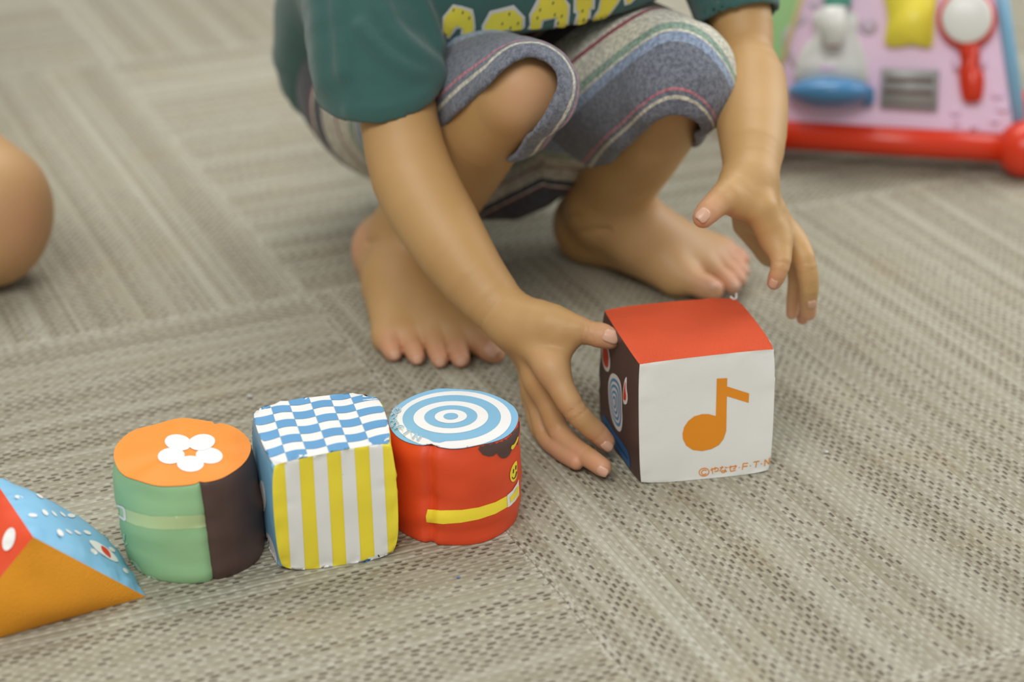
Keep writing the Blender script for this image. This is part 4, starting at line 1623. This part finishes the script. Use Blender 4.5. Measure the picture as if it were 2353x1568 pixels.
# ------------------------------------------------------------------ plastic activity board
def build_toy():
    A0, A1 = G(1815, 317, .02), G(2290, 345, .02)
    ex = A1 - A0
    ex /= np.linalg.norm(ex)
    ey = np.array([-ex[1], ex[0], 0])
    a, tap, lean, Ht, rt = 0.094, 0.24, 0.40, 0.19, 0.0105
    ballc = G(2357, 343, 0.0205)
    org = ballc - ex * a + ey * a               # centre of the base
    org[2] = 0
    root = empty('activity_board', tuple(org), 'pink plastic activity board with red rim and red ball feet', 'toy')
    loc = np.array(root.location)
    PK, RD = plastic('pink_plastic', (242, 210, 236), .35), plastic('red_plastic', (222, 58, 26), .28)
    GRp, BLp, YLp = plastic('green_plastic', (160, 206, 140), .35), plastic('blue_plastic', (132, 184, 216), .35), plastic('yellow_plastic', (250, 232, 76), .4)
    WHp, GYp, TLp = plastic('white_plastic', (232, 232, 226), .3), plastic('grey_plastic', (160, 160, 158), .4), plastic('teal_plastic', (96, 176, 158), .35)
    DBp, DKp, ORp = plastic('dish_blue_plastic', (78, 140, 190), .25), plastic('brown_slot_plastic', (112, 92, 88), .5), plastic('orange_plastic', (220, 110, 60), .3)
    LLp = plastic('pale_lilac_plastic', (212, 196, 212), .4)

    def loc2(x, y, z): return ex * x + ey * y + np.array([0, 0, z])
    z0, dp, th_ = 0.022, 0.066, 0.028

    def corner(sx, sy, z):              # leaning board: front and back faces are parallel
        return loc2(sx * (a - 0.002 - tap * (z - z0)), -a + 0.003 + lean * (z - z0) + (th_ if sy > 0 else 0), z)

    def panel(nm, c0, c1, mat, th=0.004):
        p = [corner(*c0, z0), corner(*c1, z0), corner(*c1, Ht), corner(*c0, Ht)]
        n_ = np.cross(p[1] - p[0], p[3] - p[0])
        n_ /= np.linalg.norm(n_)
        ctr = sum(p) / 4
        if n_ @ (ctr - corner(0, -1, .1) - ey * th_ / 2) < 0:
            n_ = -n_
        V = p + [q - n_ * th for q in p]
        return mesh_obj(nm, V, [(0, 1, 2, 3), (7, 6, 5, 4), (0, 4, 5, 1), (1, 5, 6, 2), (2, 6, 7, 3), (3, 7, 4, 0)], mat, root, smooth=False), p, n_
    fp, pf, nf = panel('front_panel', (-1, -1), (1, -1), PK)
    wing = [corner(-1, -1, z0), corner(-1, -1, z0) - ex * .045 + ey * .06, corner(-1, -1, Ht) - ex * .02 + ey * .06, corner(-1, -1, Ht)]
    mesh_obj('side_panel', wing + [q + ey * .006 for q in wing], [(0, 1, 2, 3), (7, 6, 5, 4), (0, 4, 5, 1), (1, 5, 6, 2), (2, 6, 7, 3), (3, 7, 4, 0)], GRp, root, smooth=False)
    panel('side_panel', (1, -1), (1, 1), BLp)
    panel('back_panel', (1, 1), (-1, 1), YLp)
    zt = Ht - .03                        # prop leg behind the board
    tube('prop_leg', [loc2(0, -a + .003 + lean * zt + th_, zt), loc2(0, -a + dp, .02)], [.01, .01], RD, root, n=12)
    for sx, sy, mt in ((1, -1, BLp), (-1, -1, plastic('cream_plastic', (226, 206, 150), .4)), (1, 1, BLp), (-1, 1, BLp)):
        w_ = .005 if sx > 0 else .002
        tube('edge_strip', [corner(sx, sy, z0), corner(sx, sy, Ht)], [w_, w_], mt, root, n=10)
    for s0, s1 in (((-1, -1), (1, -1)), ((1, -1), (1, 1)), ((1, 1), (-1, 1)), ((-1, 1), (-1, -1))):
        p, q = [loc2(s_[0] * a, (-a if s_[1] < 0 else -a + dp), .0205) for s_ in (s0, s1)]
        tube('base_rim', [p, q], [rt, rt], RD, root, n=16)
    V, Q = surfnet(Ell((0, 0, 0), (.0205, .0205, .0205)), .002)
    for sx in (-1, 1):
        for sy in (-1, 1):
            np_obj('ball_foot', V + loc2(sx * a, (-a if sy < 0 else -a + dp), .0205), Q, RD, root)
    V, Q = surfnet(U([Ell(corner(0, -1, Ht + .006) + ey * th_ / 2, (.056, .026, .02)), Ell(corner(0, -1, Ht + .03) + ey * th_ / 2, (.02, .02, .02))], .01), .003)
    np_obj('cap', V, Q, RD, root)
    # --- things on the front panel, placed where their pixels meet the panel
    P0 = pf[0] + loc

    def on(px, py, h=0.0):
        d = ray(px, py)
        o_ = P0 + nf * h
        t = ((o_ - CAMO) @ nf) / (d @ nf)
        return CAMO + d * t - loc

    def plate(nm, poly, h0, h1, mat, bev=0.0012, par=root):
        bm = bmesh.new()
        vs = [bm.verts.new(on(x, y) + nf * h0) for x, y in poly]
        f = bm.faces.new(vs)
        r_ = bmesh.ops.extrude_face_region(bm, geom=[f])
        ev_ = [e for e in r_['geom'] if isinstance(e, bmesh.types.BMVert)]
        for v in ev_:
            v.co += Vector(nf) * (h1 - h0)
        bmesh.ops.recalc_face_normals(bm, faces=bm.faces)
        tops = [e for e in bm.edges if e.verts[0] in ev_ and e.verts[1] in ev_]
        bmesh.ops.bevel(bm, geom=tops, offset=bev, segments=3, affect='EDGES')
        me = bpy.data.meshes.new(nm)
        bm.to_mesh(me)
        bm.free()
        me.materials.append(mat)
        me.shade_smooth()
        return link(bpy.data.objects.new(nm, me), par)

    uax = (on(2100, 150) - on(2000, 150))
    uax /= np.linalg.norm(uax)
    vax = np.cross(nf, uax)

    def blob(nm, px, py, rx, ry, rz, h, mat):
        sc = depth(on(px, py) + loc) / FPX
        V, Q = surfnet(Ell((0, 0, 0), (rx * sc, ry * sc, rz)), min(rx * sc, rz, ry * sc) / 5)
        V = V[:, :1] * uax + V[:, 1:2] * vax + V[:, 2:] * nf + on(px, py) + nf * h
        return np_obj(nm, V, Q, mat, root)
    plate('tap_body', smooth_loop([(1836, 195), (1842, 120), (1872, 84), (1868, 42), (1886, 27), (1955, 27), (1972, 46), (1969, 84), (1986, 122), (1984, 198)], 3), 0, .010, WHp, .002)
    sp = [on(1915, 22) + nf * .020, on(1915, 110) + nf * .020]
    tube('spout', sp, [.0088, .0088], WHp, root, n=20)
    tube('spout_opening', [sp[1], sp[1] - vax * .0006], [.0055, .0055], ORp, root, n=16)
    plate('tap_handle', [(1893, -30), (1958, -30), (1956, 18), (1895, 18)], .004, .018, TLp, .002)
    plate('tap_label', [(1884, 152), (1920, 152), (1920, 165), (1884, 165)], .010, .0104, PK, .0001)
    blob('dish', 1908, 214, 97, 36, .030, .010, DBp)
    plate('dish_tab', [(1985, 202), (2008, 202), (2008, 238), (1985, 246)], 0, .012, DBp)
    gb = plate('grille', [(2026, 158), (2158, 163), (2153, 254), (2022, 246)], 0, .008, GYp, .0015)
    plate('grille_slot', [(2034, 178), (2145, 180), (2144, 193), (2033, 190)], .008, .0086, DKp, .0002, root)
    plate('grille_slot', [(2031, 204), (2143, 209), (2142, 221), (2030, 215)], .008, .0086, DKp, .0002, root)
    plate('cloth_flap', smooth_loop([(2036, -40), (2146, -40), (2146, 40), (2142, 103), (2125, 109), (2095, 103), (2065, 108), (2034, 102), (2040, 40)], 3), .002, .006, YLp, .001)
    plate('mirror_frame', ell(2221, 46, 67, 68, 0, 40), 0, .009, RD, .002)
    blob('mirror_face', 2220, 44, 57, 58, .004, .0095, WHp)
    plate('mirror_handle', smooth_loop([(2204, 100), (2248, 100), (2246, 150), (2259, 172), (2256, 222), (2243, 235), (2220, 235), (2210, 222), (2203, 170), (2210, 145)], 3), 0, .010, RD, .002)
    blob('clip', 2199, 146, 11, 22, .009, 0, PK)
    blob('clip', 2257, 141, 11, 22, .009, 0, PK)
    for x, y, rx, ry in ((2292, 220, 14, 9), (2303, 252, 15, 8), (2286, 280, 11, 6), (2196, 260, 14, 8), (2198, 284, 9, 5), (2238, 292, 8, 7)):
        blob('embossed_bump', x, y, rx, ry, .004, 0, PK)
    for x, y, r_ in ((1996, 62, 21),):
        plate('printed_ring', ell(x, y, r_, r_, 0, 24), .0, .0003, LLp, .0001)
        plate('printed_ring', ell(x, y, 6, 6, 0, 16), .0003, .0005, PK, .0001)
    for pts in ([(1852, 40), (1815, 70), (1808, 105), (1822, 140), (1838, 160)], [(1862, 5), (1878, 20)]):
        L_, R_ = stroke(pts, 17)
        plate('printed_swirl', [tuple(p) for p in L_] + [tuple(p) for p in R_[::-1]], .0, .0003, LLp, .0001)
    return root


build_toy()
